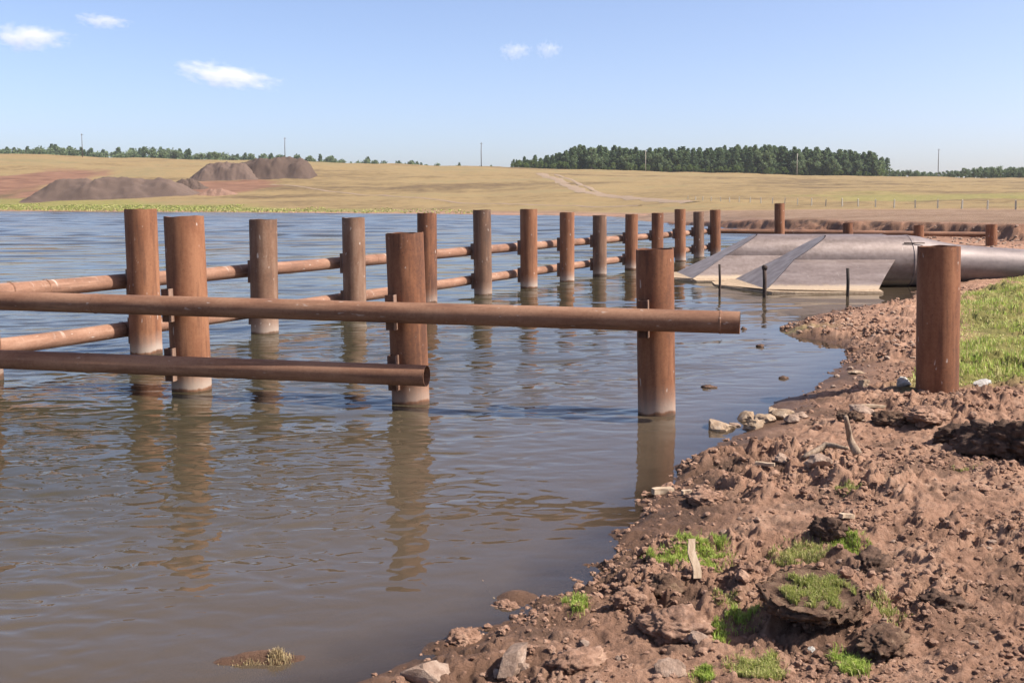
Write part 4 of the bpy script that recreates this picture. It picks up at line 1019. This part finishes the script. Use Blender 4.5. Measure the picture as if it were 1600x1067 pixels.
for x, yb, hp in [(1075, 312, 6), (1087, 313, 6), (1098, 313.5, 6.5), (1111, 314.5, 7), (1126, 315, 7.5), (1140, 316, 8), (1155, 316.5, 9), (1172, 317, 9), (1189, 318, 10), (1207, 318.5, 10), (1226, 319.5, 11), (1246, 320.5, 11), (1268, 321.5, 12), (1290, 322, 11),
                  (1316, 322.5, 13), (1341, 323, 13), (1368, 324, 13), (1397, 325, 14), (1430, 325.5, 14), (1465, 326, 15), (1503, 326.5, 15), (1543, 327.5, 15), (1587, 328, 16)]:
    X, Y, z = hit(x, yb, y0=45)
    o = put('fence_post', FPM, None, (X, Y, z)); o.scale = (1.0, 1.0, hp * Y / F); o.rotation_euler = (rnd.uniform(-.04, .04), rnd.uniform(-.06, .06), rnd.uniform(-.3, .3))
    tag(o, 'short pale post in the row along the far dirt road', 'fence post', 'pale posts along the far road')

# ------------------------------------------------------------------ clouds
def cloud_mat(seed):
    m = bpy.data.materials.new('cloud_vapour'); m.use_nodes = True; nt = m.node_tree; nt.nodes.remove(nt.nodes['Principled BSDF'])
    v = N(nt, 'ShaderNodeVolumePrincipled'); v.inputs['Color'].default_value = (1, 1, 1, 1); v.inputs['Anisotropy'].default_value = .2
    c = N(nt, 'ShaderNodeTexCoord'); ln = N(nt, 'ShaderNodeVectorMath', operation='LENGTH'); L(nt, c.outputs['Object'], ln.inputs[0])
    n = noise(nt, coord(nt, (1.6, 1, .9)), 2.2 + seed * .13, 5, .6)
    f = math_(nt, 'SUBTRACT', math_(nt, 'ADD', math_(nt, 'MULTIPLY', math_(nt, 'SUBTRACT', n, .5), 2.4), .62), math_(nt, 'POWER', ln.outputs['Value'], 1.5))
    L(nt, math_(nt, 'MULTIPLY', math_(nt, 'MAXIMUM', f, 0.0), .016), v.inputs['Density'])
    L(nt, v.outputs[0], nt.nodes['Material Output'].inputs['Volume']); return m
for i, (x, y, w, h, lab) in enumerate([(40, 58, 150, 44, 'white cloud cut by the left edge of the sky'), (160, 33, 96, 24, 'small white cloud at the upper left, highest in the sky'), (352, 118, 180, 40, 'longest flat white cloud, lowest on the left'),
                                  (805, 80, 58, 30, 'left one of the two little clouds at mid sky'), (857, 78, 48, 30, 'right one of the two little clouds at mid sky')]):
    Y = 4200.0; p = Vector(atY(x, y, Y)); k = Y / F / 2
    V, Fs = ICO[3]; o = put('cloud', mesh('cloud', V, Fs, True, [cloud_mat(i)]), None, p); o.scale = (w * k * 1.15, w * k * .6, h * k * 1.2); o.rotation_euler = (0, R((3, 6, 9, -2, 2)[i]), 0)
    tag(o, lab, 'cloud', 'small fair-weather clouds')

# ------------------------------------------------------------------ thin summer haze
def haze():
    m = bpy.data.materials.new('haze_air'); m.use_nodes = True; nt = m.node_tree; nt.nodes.remove(nt.nodes['Principled BSDF'])
    v = N(nt, 'ShaderNodeVolumePrincipled'); v.inputs['Color'].default_value = (.86, .92, 1, 1); v.inputs['Density'].default_value = .00007; v.inputs['Anisotropy'].default_value = .2
    L(nt, v.outputs[0], nt.nodes['Material Output'].inputs['Volume'])
    b = MB().box((0, 2250, 28), (14400, 4700, 64)); tag(put('haze', b.mesh('haze', m)), 'faint pale haze over the far fields', 'haze', kind='stuff')
haze()
